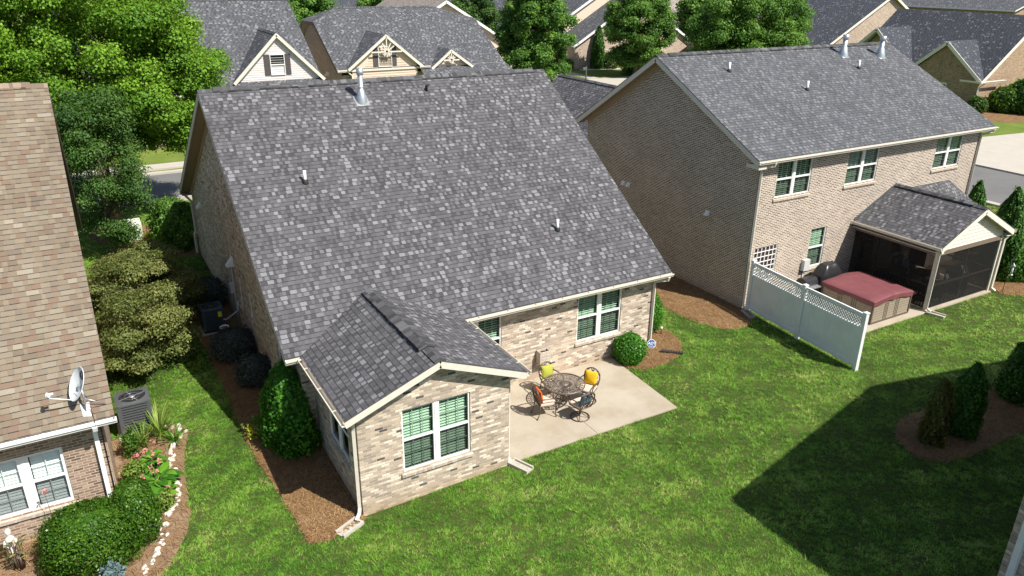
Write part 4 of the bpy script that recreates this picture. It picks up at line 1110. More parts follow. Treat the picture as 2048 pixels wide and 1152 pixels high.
mb.box(-4.897, -4.875, LY + .01, LY + .11, -.3, 2.6)
mb.build('corner_board', 'tan_trim', h3)
gutter(h3, (HX0 - .3, LE + .01, EZ - .02), (-4.58, LE + .01, EZ - .02), mY, 'white_trim')
downspout(h3, [(-5.02, LE - .05, EZ - .12), (-5.02, LE - .03, EZ - .2), (-5.06, LY - .06, EZ - .4), (-5.06, LY - .06, EZ - .6), (-5.06, LY - .06, .1), (-5.06, LY - .2, .0)], 'white_trim', .065)
mb = MB(); mb.box(HX0 + .2, HX1 - .2, LY + .2, yb - .2, -.25, -.2); mb.build('floor', 'inside', h3)
mb = MB(); mb.tube([(-4.98, LE + .02, EZ - .1), (-4.93, LY - .03, 2.4), (-4.94, LY - .03, 0.2)], .012, 5); mb.build('cable', 'black_rubber', h3)

# ------------------------------------------------------------------ house at the lower right, mostly outside the picture
h4 = thing('brick_house', 'grey brick house corner with a white downspout at the lower right edge', 'house', (19, -14, 0))
mb = MB()
wall_face(mb, (10.72, -24, 0), Y, mX, 15.4, -.3, 5.85)
wall_face(mb, (27.2, -24, 0), Y, X, 15.4, -.3, 5.85)
wall_face(mb, (10.72, -8.6, 0), X, Y, 16.48, -.3, 5.85, top=[(16.48, 5.95), (8.2, 8.45), (0, 5.95)])
wall_face(mb, (10.72, -24, 0), X, mY, 16.48, -.3, 5.85, top=[(16.48, 5.95), (8.2, 8.45), (0, 5.95)])
mb.build('wall', 'brick_main', h4)
mb = MB()
mb.slab([(10.25, -24.4, 6.05), (10.25, -8.18, 6.05), (18.9, -8.18, 8.62), (18.9, -24.4, 8.62)], .2, (0, 1, 1))
mb.slab([(18.9, -24.4, 8.62), (18.9, -8.18, 8.62), (27.6, -8.18, 6.05), (27.6, -24.4, 6.05)], .2, (0, 1, 1))
mb.build('roof', ['sh_main', 'cream'], h4)
downspout(h4, [(10.3, -8.85, 5.95), (10.62, -8.85, 5.6), (10.62, -8.85, .1), (10.5, -8.85, 0)], 'white_trim', .085)
gutter(h4, (10.26, -24.4, 6.0), (10.26, -8.18, 6.0), mX, 'white_trim')

# ------------------------------------------------------------------ houses across the street
def far_walls(hs, x0, x1, y0, y1, zt, mat, gable=None, ops=None):
    mb = MB()
    ops = ops or {}
    g = gable or {}
    wall_face(mb, (x0, y0, 0), X, mY, x1 - x0, -.3, zt, ops.get('s', ()), top=g.get('s'))
    wall_face(mb, (x0, y1, 0), X, Y, x1 - x0, -.3, zt, (), top=g.get('n'))
    wall_face(mb, (x0, y0, 0), Y, mX, y1 - y0, -.3, zt, ops.get('w', ()), top=g.get('w'))
    wall_face(mb, (x1, y0, 0), Y, X, y1 - y0, -.3, zt, (), top=g.get('e'))
    return mb.build('wall', mat, hs)

def siding_lines(mb, x0, x1, y, za, zb, xc, zp, step=.16):
    z = za + step
    while z < zp - .25:
        t = (zp - z) / (zp - za)
        hw = (x1 - x0) / 2 * min(1, t)
        if z < zb: hw = (x1 - x0) / 2
        mb.bar((xc - hw + .03, y, z), (xc + hw - .03, y, z), .02, .02)
        z += step

def shutters(par, x0, x1, y, z0, z1, w_=.38):
    for a in (x0 - w_ - .04, x1 + .04):
        mb = MB(); mb.box(a, a + w_, y - .05, y - .004, z0, z1)
        for z in (z0 + .05, (z0 + z1) / 2 - .03, z1 - .11): mb.box(a + .03, a + w_ - .03, y - .06, y - .05, z, z + .05)
        mb.build('shutter', 'shutter', par)

# A: grey gabled house
hA = thing('brick_house', 'grey roofed house with a pale siding gable and one shuttered window, behind the leafy maple', 'house', (6, 52, 0))
far_walls(hA, -3.6, 12.3, 44.2, 60, 3.9, 'brick_h2', {'w': [(15.8, 4.0), (8, 9.1), (0, 4.0)], 'e': [(15.8, 4.0), (8, 9.1), (0, 4.0)]})
mb = MB()
mb.slab([(-4, 43.3, 3.6), (12.76, 43.3, 3.6), (12.76, 52, 9.38), (-4, 52, 9.38)], .2, (0, 1, 1))
mb.slab([(-4, 52, 9.38), (12.76, 52, 9.38), (12.76, 60.7, 3.6), (-4, 60.7, 3.6)], .2, (0, 1, 1))
# cross gable
sg = (7.4 - 4.2) / (12.77 - 9.59)
mb.slab([(6.3, 43.75, 4.15), (9.59, 43.75, 7.42), (9.59, 49.2, 7.42), (6.3, 44.4, 4.15)], .14, (0, 1, 1))
mb.slab([(9.59, 43.75, 7.42), (12.85, 43.75, 4.15), (12.85, 44.4, 4.15), (9.59, 49.2, 7.42)], .14, (0, 1, 1))
mb.build('roof', ['sh_far', 'cream'], hA)
ridge_cap(hA, (9.59, 43.75, 7.43), (9.59, 49.0, 7.43), (-1, 0, -1), (1, 0, -1), .2, lift=.02)
ridge_cap(hA, (-4, 52, 9.4), (12.76, 52, 9.4), (0, -1, -.66), (0, 1, -.66), .2, lift=.02)
mb = MB()
wall_face(mb, (6.7, 43.99, 0), X, mY, 5.8, 4.05, 4.2, (), top=[(5.8, 4.25), (2.89, 7.2), (0, 4.25)])
siding_lines(mb, 6.8, 12.4, 43.985, 4.1, 4.1, 9.59, 7.2)
mb.build('gable_siding', 'siding', hA)
rake(hA, [(6.3, 43.72, 4.13), (9.59, 43.72, 7.40), (12.85, 43.72, 4.13)], .22, .06, 'cream')
mb = MB(); mb.slab([(6.35, 43.45, 3.82), (12.85, 43.45, 3.82), (12.85, 43.98, 4.12), (6.35, 43.98, 4.12)], .05, (0, 1, 1)); mb.build('pent_roof', ['sh_far', 'cream'], hA)
gutter(hA, (6.3, 43.45, 3.8), (12.9, 43.45, 3.8), mY, 'cream', .2, hang=False)
window(hA, (0, 43.93, 0), X, mY, 9.0, 10.05, 4.5, 5.95, cols=1, sill=None, munt=(2, 1), slats=False, blind=None, trim='white_trim', glass='glass_dark', rec=.03)
shutters(hA, 9.0, 10.05, 43.98, 4.5, 5.95)

# B: tan house with clipped gables and two bracketed dormers
hB = thing('brick_house', 'grey clipped gable roof house with two cream bracketed gables facing the street', 'house', (21, 53, 0))
far_walls(hB, 15.0, 29.0, 46.3, 59.7, 3.9, 'brick_h2', {'w': [(13.4, 4.2), (7.7, 7.4), (5.7, 7.4), (0, 4.2)], 'e': [(13.4, 4.2), (7.7, 7.4), (5.7, 7.4), (0, 4.2)]})
sB = (8.66 - 4.35) / (53 - 45.8)
zy = lambda y: 8.66 - sB * abs(y - 53)
mb = MB()
yc = 53 - (8.66 - 7.65) / sB
mb.slab([(14.5, 45.8, 4.35), (29.5, 45.8, 4.35), (29.5, yc, 7.65), (26.0, 53, 8.66), (17.0, 53, 8.66), (14.5, yc, 7.65)], .16, (0, 1, 1))
mb.slab([(14.5, 60.2, 4.35), (29.5, 60.2, 4.35), (29.5, 106 - yc, 7.65), (26.0, 53, 8.66), (17.0, 53, 8.66), (14.5, 106 - yc, 7.65)], .16, (0, 1, 1))
mb.slab([(14.5, yc, 7.65), (17.0, 53, 8.66), (14.5, 106 - yc, 7.65)], .16, (0, 1, 1))
mb.slab([(29.5, yc, 7.65), (26.0, 53, 8.66), (29.5, 106 - yc, 7.65)], .16, (0, 1, 1))
# porch apron roof
mb.slab([(21.5, 43.6, 3.1), (30.2, 43.6, 3.1), (29.5, 45.85, 4.37), (21.5, 45.85, 4.37)], .1, (0, 1, 1))
for (xa, xp, xb, za, zp, y0) in ((15.35, 18.6, 21.7, 4.45, 6.95, 45.6), (22.4, 24.2, 26.2, 4.25, 5.62, 45.4)):
    yv = 53 - (8.66 - zp) / sB
    ya = 53 - (8.66 - za) / sB
    mb.slab([(xa, y0, za), (xp, y0, zp), (xp, yv + .1, zp), (xa, ya, za)], .1, (0, 1, 1))
    mb.slab([(xp, y0, zp), (xb, y0, za), (xb, ya, za), (xp, yv + .1, zp)], .1, (0, 1, 1))
mb.build('roof', ['sh_far', 'cream'], hB)
rake(hB, [(14.52, 45.8, 4.3), (14.52, yc, 7.6), (14.52, 106 - yc, 7.6), (14.52, 60.2, 4.3)], .25, .05, 'brown_trim')
ridge_cap(hB, (17, 53, 8.67), (26, 53, 8.67), (0, -1, -sB), (0, 1, -sB), .2, lift=.02)
for (xa, xp, xb, za, zp, y0) in ((15.35, 18.6, 21.7, 4.45, 6.95, 45.6), (22.4, 24.2, 26.2, 4.25, 5.62, 45.4)):
    rake(hB, [(xa, y0 - .02, za - .02), (xp, y0 - .02, zp - .02), (xb, y0 - .02, za - .02)], .2, .06, 'cream')
    mb = MB(); d = .5 if zp > 6 else .15
    wall_face(mb, (xa + .4, y0 + .3, 0), X, mY, xb - xa - .8, 3.3 if zp > 6 else za - .1, za + .1, (), top=[(xb - xa - .8, za + .15), (xp - xa - .4, zp - .2), (0, za + .15)])
    siding_lines(mb, xa + .4, xb - .4, y0 + .285, 3.35 if zp > 6 else za, za + .1, xp, zp - .2, .2)
    mb.build('gable_siding', 'siding_cream', hB)
    # sunburst bracket
    mb = MB()
    k = (zp - za) * .42; s_ = (zp - za) / (xp - xa)
    zb = zp - .3 - k
    mb.bar((xp - k / s_ * .95, y0 - .03, zb + .02), (xp + k / s_ * .95, y0 - .03, zb + .02), .06, .1)
    for a in (35, 62, 90, 118, 145):
        L = k * (.95 if a == 90 else .72)
        mb.bar((xp, y0 - .03, zb + .02), (xp + L * math.cos(R(a)), y0 - .03, zb + .02 + L * math.sin(R(a))), .06, .08)
    for a in (205, 230, 270, 310, 335):
        L = k * .35
        mb.bar((xp, y0 - .03, zb - .02), (xp + L * math.cos(R(a)), y0 - .03, zb - .02 + L * math.sin(R(a))), .05, .07)
    mb.build('gable_bracket', 'cream', hB)
window(hB, (0, 45.85, 0), X, mY, 17.95, 19.1, 4.45, 6.0, cols=1, sill=None, munt=(2, 1), slats=False, blind='blind', rec=.03)
shutters(hB, 17.95, 19.1, 45.9, 4.5, 6.0)
mb = MB(); wall_face(mb, (15.9, 45.9, 0), X, mY, 5.3, -.3, 3.3); mb.build('wall', 'brick_far', hB)
gutter(hB, (14.6, 45.8, 4.33), (15.4, 45.8, 4.33), mY, 'cream', .16, hang=False)
gutter(hB, (21.4, 45.5, 4.4), (22.3, 45.5, 4.4), mY, 'cream', .16, hang=False)
downspout(hB, [(15.2, 45.7, 4.3), (15.7, 45.84, 3.9), (15.7, 45.84, 0)], 'cream', .07)
hood_vent(hB, (15.0, 0, 0), Y, mX, 50.2, 3.6, .25); hood_vent(hB, (15.0, 0, 0), Y, mX, 49.8, 3.6, .25)

# small link roof between A and B, seen over the gap
hL = thing('brick_house', 'low grey roofed house seen in the gap between the two gabled houses', 'house', (16, 68, 0))
far_walls(hL, 11, 22, 66, 73, 3.6, 'brick_far')
mb = MB(); mb.slab([(10.6, 65.5, 3.55), (22.5, 65.5, 3.55), (22.5, 70, 6.0), (10.6, 70, 6.0)], .18, (0, 1, 1)); mb.slab([(10.6, 70, 6.0), (22.5, 70, 6.0), (22.5, 74.5, 3.5), (10.6, 74.5, 3.5)], .18, (0, 1, 1)); mb.build('roof', ['sh_far', 'cream'], hL)

# G: pale pink house behind B
hG = thing('brick_house', 'pale pinkish house with a plain front gable peeking over the clipped gable roof', 'house', (34, 80, 0))
far_walls(hG, 29.2, 46, 75, 92, 3.2, 'siding_cream', {'s': [(16.8, 3.3), (8.4, 8.1), (0, 3.3)], 'n': [(16.8, 3.3), (8.4, 8.1), (0, 3.3)]})
mb = MB(); mb.slab([(28.6, 74.5, 3.1), (37.6, 74.5, 8.3), (37.6, 92.5, 8.3), (28.6, 92.5, 3.1)], .16, (0, 1, 1)); mb.slab([(37.6, 74.5, 8.3), (46.6, 74.5, 3.1), (46.6, 92.5, 3.1), (37.6, 92.5, 8.3)], .16, (0, 1, 1)); mb.build('roof', ['sh_pale', 'cream'], hG)
rake(hG, [(28.6, 74.48, 3.08), (37.6, 74.48, 8.28), (46.6, 74.48, 3.08)], .3, .05, 'white_trim')
vent_pipe(hG, (33.8, 79, 6.1), .9, .07)

# F: house with the white garage door at the street end
hF = thing('brick_house', 'dark roofed house with a white double garage door at the end of the street', 'house', (50, 92, 0))
go = [(1.3, 5.4, 0, 2.3)]
far_walls(hF, 46, 58, 86, 98, 2.9, 'brick_h2', {'e': [(12, 3), (6, 7.8), (0, 3)], 'w': [(12, 3), (6, 7.8), (0, 3)]}, {'s': go})
mb = MB(); mb.slab([(45.5, 85.4, 2.85), (58.5, 85.4, 2.85), (58.5, 92, 8.0), (45.5, 92, 8.0)], .16, (0, 1, 1)); mb.slab([(45.5, 92, 8.0), (58.5, 92, 8.0), (58.5, 98.6, 2.85), (45.5, 98.6, 2.85)], .16, (0, 1, 1)); mb.build('roof', ['sh_dark', 'cream'], hF)
mb = MB(); mb.box(47.3, 51.4, 86.08, 86.12, 0, 2.3)
for z in (.55, 1.12, 1.7): mb.box(47.3, 51.4, 86.07, 86.08, z, z + .025)
mb.build('garage_door', 'white_trim', hF)

# C: house with two stacked side gables
hC = thing('brick_house', 'pale brick house with two stepped side gables beside the columnar cypress', 'house', (60, 78, 0))
mb = MB()
wall_face(mb, (53.5, 70, 0), X, mY, 19, -.3, 2.9, (), top=[(19, 3.0), (9.5, 8.3), (0, 3.0)])
wall_face(mb, (53.5, 70, 0), Y, mX, 5, -.3, 2.9); wall_face(mb, (72.5, 70, 0), Y, X, 5, -.3, 2.9); wall_face(mb, (53.5, 75, 0), X, Y, 19, -.3, 2.9)
mb.build('wall', 'brick_far', hC)
mb = MB()
wall_face(mb, (50.5, 74.6, 0), X, mY, 24, -.3, 3.4, (), top=[(24, 3.5), (12, 10.3), (0, 3.5)])
wall_face(mb, (50.5, 74.6, 0), Y, mX, 15, -.3, 3.4); wall_face(mb, (74.5, 74.6, 0), Y, X, 15, -.3, 3.4); wall_face(mb, (50.5, 89.6, 0), X, Y, 24, -.3, 3.4)
mb.build('wall', 'siding_cream', hC)
mb = MB()
mb.slab([(53.0, 69.6, 2.88), (63, 69.6, 8.68), (63, 75, 8.68), (53.0, 75, 2.88)], .14, (0, 1, 1)); mb.slab([(63, 69.6, 8.68), (73, 69.6, 2.88), (73, 75, 2.88), (63, 75, 8.68)], .14, (0, 1, 1))
mb.slab([(50, 74.2, 3.35), (62.5, 74.2, 10.5), (62.5, 90, 10.5), (50, 90, 3.35)], .14, (0, 1, 1)); mb.slab([(62.5, 74.2, 10.5), (75, 74.2, 3.35), (75, 90, 3.35), (62.5, 90, 10.5)], .14, (0, 1, 1))
mb.build('roof', ['sh_far', 'white_trim'], hC)
rake(hC, [(53.0, 69.58, 2.86), (63, 69.58, 8.66), (73, 69.58, 2.86)], .28, .05, 'white_trim'); rake(hC, [(50, 74.18, 3.33), (62.5, 74.18, 10.48), (75, 74.18, 3.33)], .28, .05, 'white_trim')
window(hC, (53.5, 69.97, 0), X, mY, 4.2, 5.2, .7, 2.2, cols=1, sill=None, munt=None, slats=False, blind='blind_white', rec=.02)

# E: big side gable behind the second maple
hE = thing('brick_house', 'dark roofed house with a plain pinkish brick side gable behind the double chimney flues', 'house', (82, 55, 0))
far_walls(hE, 71.3, 95, 47.3, 68, 3.0, 'brick_far', {'s': [(23.7, 3.1), (11.85, 9.35), (0, 3.1)], 'n': [(23.7, 3.1), (11.85, 9.35), (0, 3.1)]})
mb = MB(); mb.slab([(70.6, 46.9, 2.95), (83.15, 46.9, 9.6), (83.15, 68.4, 9.6), (70.6, 68.4, 2.95)], .16, (0, 1, 1)); mb.slab([(83.15, 46.9, 9.6), (95.7, 46.9, 2.95), (95.7, 68.4, 2.95), (83.15, 68.4, 9.6)], .16, (0, 1, 1)); mb.build('roof', ['sh_dark', 'siding_white'], hE)
rake(hE, [(70.6, 46.88, 2.93), (83.15, 46.88, 9.58), (95.7, 46.88, 2.93)], .26, .05, 'siding_white')

# D: corner house with two brick gables facing the side street
hD = thing('brick_house', 'charcoal roofed house with two dark brick gables and a garage door facing the side street', 'house', (76, 35, 0))
gd = [(29.4 - 27 + .2, 33.2 - 27 + .2, 0, 2.25)]
mb = MB()
wall_face(mb, (69.3, 26.9, 0), Y, mX, 7.1, -.3, 2.62, [(3.0, 6.6, 0, 2.2)], top=[(7.1, 2.7), (3.54, 5.75), (0, 2.7)])
wall_face(mb, (69.3, 26.9, 0), X, mY, 14, -.3, 2.62, (), top=[(14, 2.65), (7.2, 8.1), (1.2, 3.6), (0.35, 2.65)])
wall_face(mb, (70.2, 34.0, 0), Y, mX, 16, -.3, 2.62); wall_face(mb, (83.3, 26.9, 0), Y, X, 23, -.3, 2.62); wall_face(mb, (70, 49.9, 0), X, Y, 13.3, -.3, 2.62)
wall_face(mb, (69.6, 35.6, 0), Y, mX, 5.2, 2.62, 3.4, (), top=[(5.2, 3.5), (2.6, 6.3), (0, 3.5)])
mb.build('wall', 'brick_gold', hD)
mb = MB()
mb.slab([(69.4, 26.5, 2.8), (76.5, 26.5, 8.3), (76.5, 41.5, 8.3), (69.4, 41.5, 2.8)], .16, (0, 1, 1)); mb.slab([(76.5, 26.5, 8.3), (83.9, 26.5, 2.7), (83.9, 41.5, 2.7), (76.5, 41.5, 8.3)], .16, (0, 1, 1))
sd = (6.0 - 2.75) / 4.0; sm = 5.5 / 7.1
for (yc_, zc, hw, z0) in ((30.45, 6.0, 4.0, 2.75), (38.2, 6.72, 3.4, 3.7)):
    xr_ = 69.4 + (zc - 2.8) / sm; xe = 69.4 + (z0 - 2.8) / sm
    mb.slab([(68.85, yc_, zc), (xr_ + .05, yc_, zc), (max(xe, 69.0), yc_ - hw, z0), (68.85, yc_ - hw, z0)], .14, (0, 1, 1))
    mb.slab([(68.85, yc_, zc), (xr_ + .05, yc_, zc), (max(xe, 69.0), yc_ + hw, z0), (68.85, yc_ + hw, z0)], .14, (0, 1, 1))
mb.build('roof', ['sh_dark', 'siding_white'], hD)
rake(hD, [(68.83, 26.45, 2.72), (68.83, 30.45, 5.98), (68.83, 34.45, 2.72)], .3, .06, 'siding_white'); rake(hD, [(68.83, 34.8, 3.68), (68.83, 38.2, 6.7), (68.83, 41.6, 3.68)], .3, .06, 'siding_white')
rake(hD, [(69.0, 26.46, 2.72), (76.5, 26.46, 8.26), (83.9, 26.46, 2.7)], .28, .05, 'siding_white')
mb = MB()
pts = [(69.27, 30.0 + .0, 3.6), (69.27, 30.0, 4.5)] + [(69.27, 30.45 + .45 * math.cos(R(180 - a)), 4.5 + .45 * math.sin(R(a))) for a in range(20, 180, 20)] + [(69.27, 30.9, 4.5), (69.27, 30.9, 3.6)]
mb.tube(pts, .05, 4, smooth=False); mb.build('gable_arch', 'brick_gold', hD)
gutter(hD, (68.9, 26.42, 2.72), (72.6, 26.42, 2.72), mY, 'siding_white', .18, hang=False); gutter(hD, (68.86, 26.4, 2.72), (68.86, 28.4, 2.72), mX, 'siding_white', .18, hang=False)
downspout(hD, [(69.6, 26.4, 2.6), (69.25, 26.8, 2.1), (69.25, 26.8, 0)], 'siding_white', .09)
mb = MB(); mb.box(69.38, 69.42, 29.9, 33.5, 0, 2.2)
for k in range(6):
    mb.box(69.36, 69.38, 30.05 + k * .58, 30.05 + k * .58 + .42, 1.62, 2.0, 1)
mb.build('garage_door', ['white_trim', 'glass_dark'], hD)

# houses at the very top edge
for (nm, x0, x1, y0, y1, ze, zr, rm, wm, lab, ax) in (
    ('brick_house', 104, 124, 44, 62, 7.7, 10.8, 'sh_far', 'brick_gold', 'two storey grey roofed house at the upper right edge', 'y'),
    ('brick_house', 112, 128, 30, 42, 6.0, 11.0, 'sh_far', 'brick_gold', 'golden brick gable wall at the far upper right corner', 'y'),
    ('brick_house', 72, 92, 84, 102, 3.2, 9.5, 'sh_pale', 'siding', 'pale grey roofed house seen between the two street maples', 'x'),
    ('brick_house', 40, 52, 118, 132, 3.2, 8.5, 'sh_dark', 'siding', 'distant dark roofed house above the street end, half hidden by trees', 'x')):
    hh = thing(nm, lab, 'house', ((x0 + x1) / 2, (y0 + y1) / 2, 0))
    w_, d_ = x1 - x0, y1 - y0
    if ax == 'x':
        far_walls(hh, x0, x1, y0, y1, ze - .1, wm, {'w': [(d_, ze), (d_ / 2, zr - .2), (0, ze)], 'e': [(d_, ze), (d_ / 2, zr - .2), (0, ze)]})
        ym = (y0 + y1) / 2; mb = MB()
        mb.slab([(x0 - .5, y0 - .6, ze - .1), (x1 + .5, y0 - .6, ze - .1), (x1 + .5, ym, zr), (x0 - .5, ym, zr)], .16, (0, 1, 1)); mb.slab([(x0 - .5, ym, zr), (x1 + .5, ym, zr), (x1 + .5, y1 + .6, ze - .1), (x0 - .5, y1 + .6, ze - .1)], .16, (0, 1, 1))
    else:
        far_walls(hh, x0, x1, y0, y1, ze - .1, wm, {'s': [(w_, ze), (w_ / 2, zr - .2), (0, ze)], 'n': [(w_, ze), (w_ / 2, zr - .2), (0, ze)]})
        xm = (x0 + x1) / 2; mb = MB()
        mb.slab([(x0 - .6, y0 - .5, ze - .1), (xm, y0 - .5, zr), (xm, y1 + .5, zr), (x0 - .6, y1 + .5, ze - .1)], .16, (0, 1, 1)); mb.slab([(xm, y0 - .5, zr), (x1 + .6, y0 - .5, ze - .1), (x1 + .6, y1 + .5, ze - .1), (xm, y1 + .5, zr)], .16, (0, 1, 1))
    mb.build('roof', [rm, 'white_trim'], hh)
    o_ = (x0, y0 - .02, 0)
    for u in (.25, .7): window(hh, o_, X, mY, w_ * u, w_ * u + 1.4, .8, 2.3, cols=1, sill=None, munt=None, slats=False, blind=None, glass='glass_dark', rec=.03)

# ------------------------------------------------------------------ trees
def mk(c, r, n, cr, **k): return ellipsoid_clumps(c, r, n, cr, **k)
tree('maple_tree', 'big bright green maple filling the upper left corner', 'tree', (-3.2, 27.2, -.05), 7.5, .22, mk((-3.0, 27.2, 7.0), (5.6, 4.6, 5.0), 340, .68, shell=.35) + mk((-2.6, 29.0, 4.0), (4.0, 2.2, 1.6), 60, .6, shell=.3), 265000, .125, 'l_maple', lw=.75)
tree('maple_tree', 'bright green maple behind the tan roof, its crown cut by the left edge', 'tree', (-10.5, 28.5, -.05), 7, .2, mk((-10.5, 28.5, 6.5), (5.0, 4.4, 4.8), 170, .72, shell=.45), 95000, .135, 'l_maple', lw=.75)
tree('river_birch', 'thin dark green tree with small leaves between the tan roof and the street', 'tree', (-3.6, 21.8, -.05), 6.0, .08, mk((-3.7, 21.8, 3.8), (1.9, 1.7, 3.5), 75, .55, shell=.45, zmin=-1), 42000, .095, 'l_dark')
tree('japanese_maple', 'low spreading bronze green japanese maple in the side yard', 'tree', (-3.4, 11.6, -.12), 2.0, .10, mk((-3.35, 10.4, 1.35), (1.15, 1.5, 1.35), 34, .52, shell=.6, flat=.4) + mk((-2.9, 13.2, 1.45), (1.35, 1.6, 1.35), 40, .52, shell=.6, flat=.4) + mk((-4.3, 14.6, 1.3), (.6, 1.0, 1.1), 14, .45, shell=.6, flat=.4) + mk((-4.1, 9.2, .8), (.6, .9, .8), 14, .42, shell=.6, flat=.4) + mk((-4.0, 12.4, 1.5), (.8, 3.0, 1.25), 40, .5, shell=.5, flat=.4) + mk((-3.0, 14.4, 1.5), (1.0, 1.0, 1.2), 16, .5, shell=.5, flat=.4), 78000, .085, 'l_bronze', lw=.55, soft=.16)
tree('oak_tree', 'tall dark green pin oak on the near side of the street corner', 'tree', (34.9, 49.5, -.05), 11, .28, mk((34.9, 49.5, 6.3), (3.3, 3.3, 5.6), 230, .62, shell=.3, zmin=-.95), 100000, .22, 'l_green')
tree('maple_tree', 'round green street tree to the right of the columnar cypress', 'tree', (56.4, 61.2, -.05), 11, .26, mk((56.4, 61.2, 5.5), (4.0, 4.0, 5.6), 240, .68, shell=.3, zmin=-.95), 90000, .23, 'l_green')
tree('maple_tree', 'broad green street tree above the right house ridge', 'tree', (58, 44.5, -.05), 11, .3, mk((58.0, 45.2, 6.0), (6.6, 5.2, 5.6), 320, .8, shell=.3), 110000, .23, 'l_green')
tree('oak_tree', 'slim dark oak by the mailbox at the street end', 'tree', (44.6, 81.0, -.05), 9, .2, mk((44.6, 81.0, 5.4), (3.2, 3.2, 4.8), 150, .65, shell=.35), 40000, .26, 'l_dark')
for (x, y, r, h, lab) in ((18, 92, 6, 9, 'leafy tree filling the gap above the low grey roof'), (26, 104, 6, 9.5, 'far leafy tree to the left of the pale pink house'), (8, 90, 6, 9, 'far leafy tree behind the grey gabled house'), (44, 108, 5, 9, 'far leafy tree above the street end'), (62, 112, 6, 9, 'far leafy tree beyond the stepped gables'), (84, 78, 5, 9, 'far leafy tree behind the plain brick side gable')):
    tree('maple_tree', lab, 'tree', (x, y, -.05), h, .25, mk((x, y, h * .62), (r, r, h * .45), 140, 1.0, shell=.45), 26000, .40, 'l_green')
for (x, y, h, r, lab) in ((56.6, 69.2, 5.3, .85, 'tall columnar cypress against the pale brick gable'),):
    shrub('cypress', lab, 'conifer', (x, y, -.05), r, h, 9000, .22, 'l_arb', prof=lambda q: np.clip(np.minimum(q * 8 + .75, 1) * (1 - q ** 2.2) ** .7, .03, 1), up=.8, lw=.45, noise=.08)
SP = lambda q: np.clip(np.minimum(q * 5 + .72, 1) * (1 - q ** 1.7) ** .72, .04, 1)
for (x, y, h, r, n, mt, lab) in (
    (30.7, 4.2, 3.35, .62, 14000, 'l_arb', 'arborvitae nearest the right house corner, hugging the downspout'),
    (30.1, 2.3, 3.55, .8, 18000, 'l_arb', 'tall pointed arborvitae behind the porch gable'),
    (28.6, 1.35, 2.9, .75, 18000, 'l_arb', 'leafy arborvitae beside the bird feeder'),
    (29.6, .85, 3.1, .95, 18000, 'l_arb', 'arborvitae cut by the right edge beyond the bird feeder')):
    shrub('arborvitae', lab, 'conifer', (x, y, -.03), r, h, n, .1, mt, prof=SP, shoots=25, up=.7, lw=.5, noise=.1, group='arborvitaes beside the screened porch')
SP2 = lambda q: np.clip(np.minimum(q * 6 + .75, 1) * (1 - q ** 3.0) ** .6, .05, 1)
shrub('arborvitae', 'short olive green conifer with a ragged top in the island bed', 'conifer', (14.5, -4.72, -.02), .29, 1.95, 12000, .07, 'l_olive', prof=SP2, shoots=20, up=.6, lw=.55, noise=.2)
shrub('arborvitae', 'dark green twin topped conifer in the island bed', 'conifer', (15.65, -4.8, -.02), .46, 2.1, 14000, .075, 'l_arb', prof=SP2, shoots=20, up=.6, lw=.55, noise=.14)
shrub('arborvitae', 'dark conifer at the right edge of the island bed', 'conifer', (19.0, -4.55, -.02), .55, 1.95, 15000, .08, 'l_arb', prof=SP2, shoots=20, up=.6, lw=.55, noise=.12)
RD = lambda q: np.sqrt(np.clip(1 - (2 * q - .9) ** 2 / 1.3, .02, 1))
shrub('holly_bush', 'tall cone shaped glossy holly against the sunroom side wall', 'shrub', (-.64, 3.95, -.12), (.68, 1.1), 2.3, 22000, .10, 'l_holly', prof=lambda q: np.clip((1 - q ** 2.2) ** .6 * np.minimum(q * 4 + .75, 1), .04, 1), noise=.08)
shrub('round_bush', 'round clipped bush at the right edge of the patio', 'shrub', (10.15, 3.0, -.02), .52, .95, 11000, .06, 'l_holly', prof=RD, noise=.05)
shrub('round_bush', 'taller dark bush round the corner behind the patio downspout', 'shrub', (12.05, 4.6, -.02), (.6, .62), 1.5, 15000, .06, 'l_holly', prof=RD, noise=.07)
shrub('barberry', 'dark purple bush between the sunroom and the larger purple bush', 'shrub', (-.78, 7.55, -.12), .55, .95, 9000, .055, 'l_purple', prof=RD, noise=.1)
shrub('barberry', 'large round dark purple bush in the side bed', 'shrub', (-.98, 9.7, -.12), .72, .95, 12000, .055, 'l_purple', prof=RD, noise=.08)
shrub('barberry', 'dark purple bush behind the air conditioner of the middle house', 'shrub', (-.95, 14.3, -.1), .62, 1.1, 9000, .06, 'l_purple', prof=RD, noise=.12)
shrub('spirea', 'small yellow green plant at the foot of the tall holly', 'shrub', (-1.28, 4.75, -.12), .32, .42, 2200, .06, 'l_lily', prof=RD, noise=.2)
shrub('spirea', 'bright yellow sprig beside the tall holly', 'plant', (-1.5, 4.55, -.12), .16, .3, 500, .055, 'l_yellow', prof=RD, noise=.2)
shrub('viburnum', 'large leafy shrub at the street end of the side wall', 'shrub', (-1.1, 21.6, -.1), (.95, 1.0), 2.35, 16000, .11, 'l_green', prof=RD, noise=.14)
shrub('spirea', 'small orange yellow plant beside the utility cabinet', 'plant', (-2.0, 23.3, -.1), .3, .35, 900, .07, 'l_yellow', prof=RD, noise=.2)
shrub('boxwood_hedge', 'large clipped boxwood at the lower left, in front of the white window', 'shrub', (-5.55, 1.62, -.13), (.92, .82), 1.22, 28000, .05, 'l_boxwood', prof=lambda q: np.clip((1 - q ** 5) ** .5 * np.minimum(q * 3 + .7, 1), .1, 1), square=3.0, noise=.05, lw=.7)
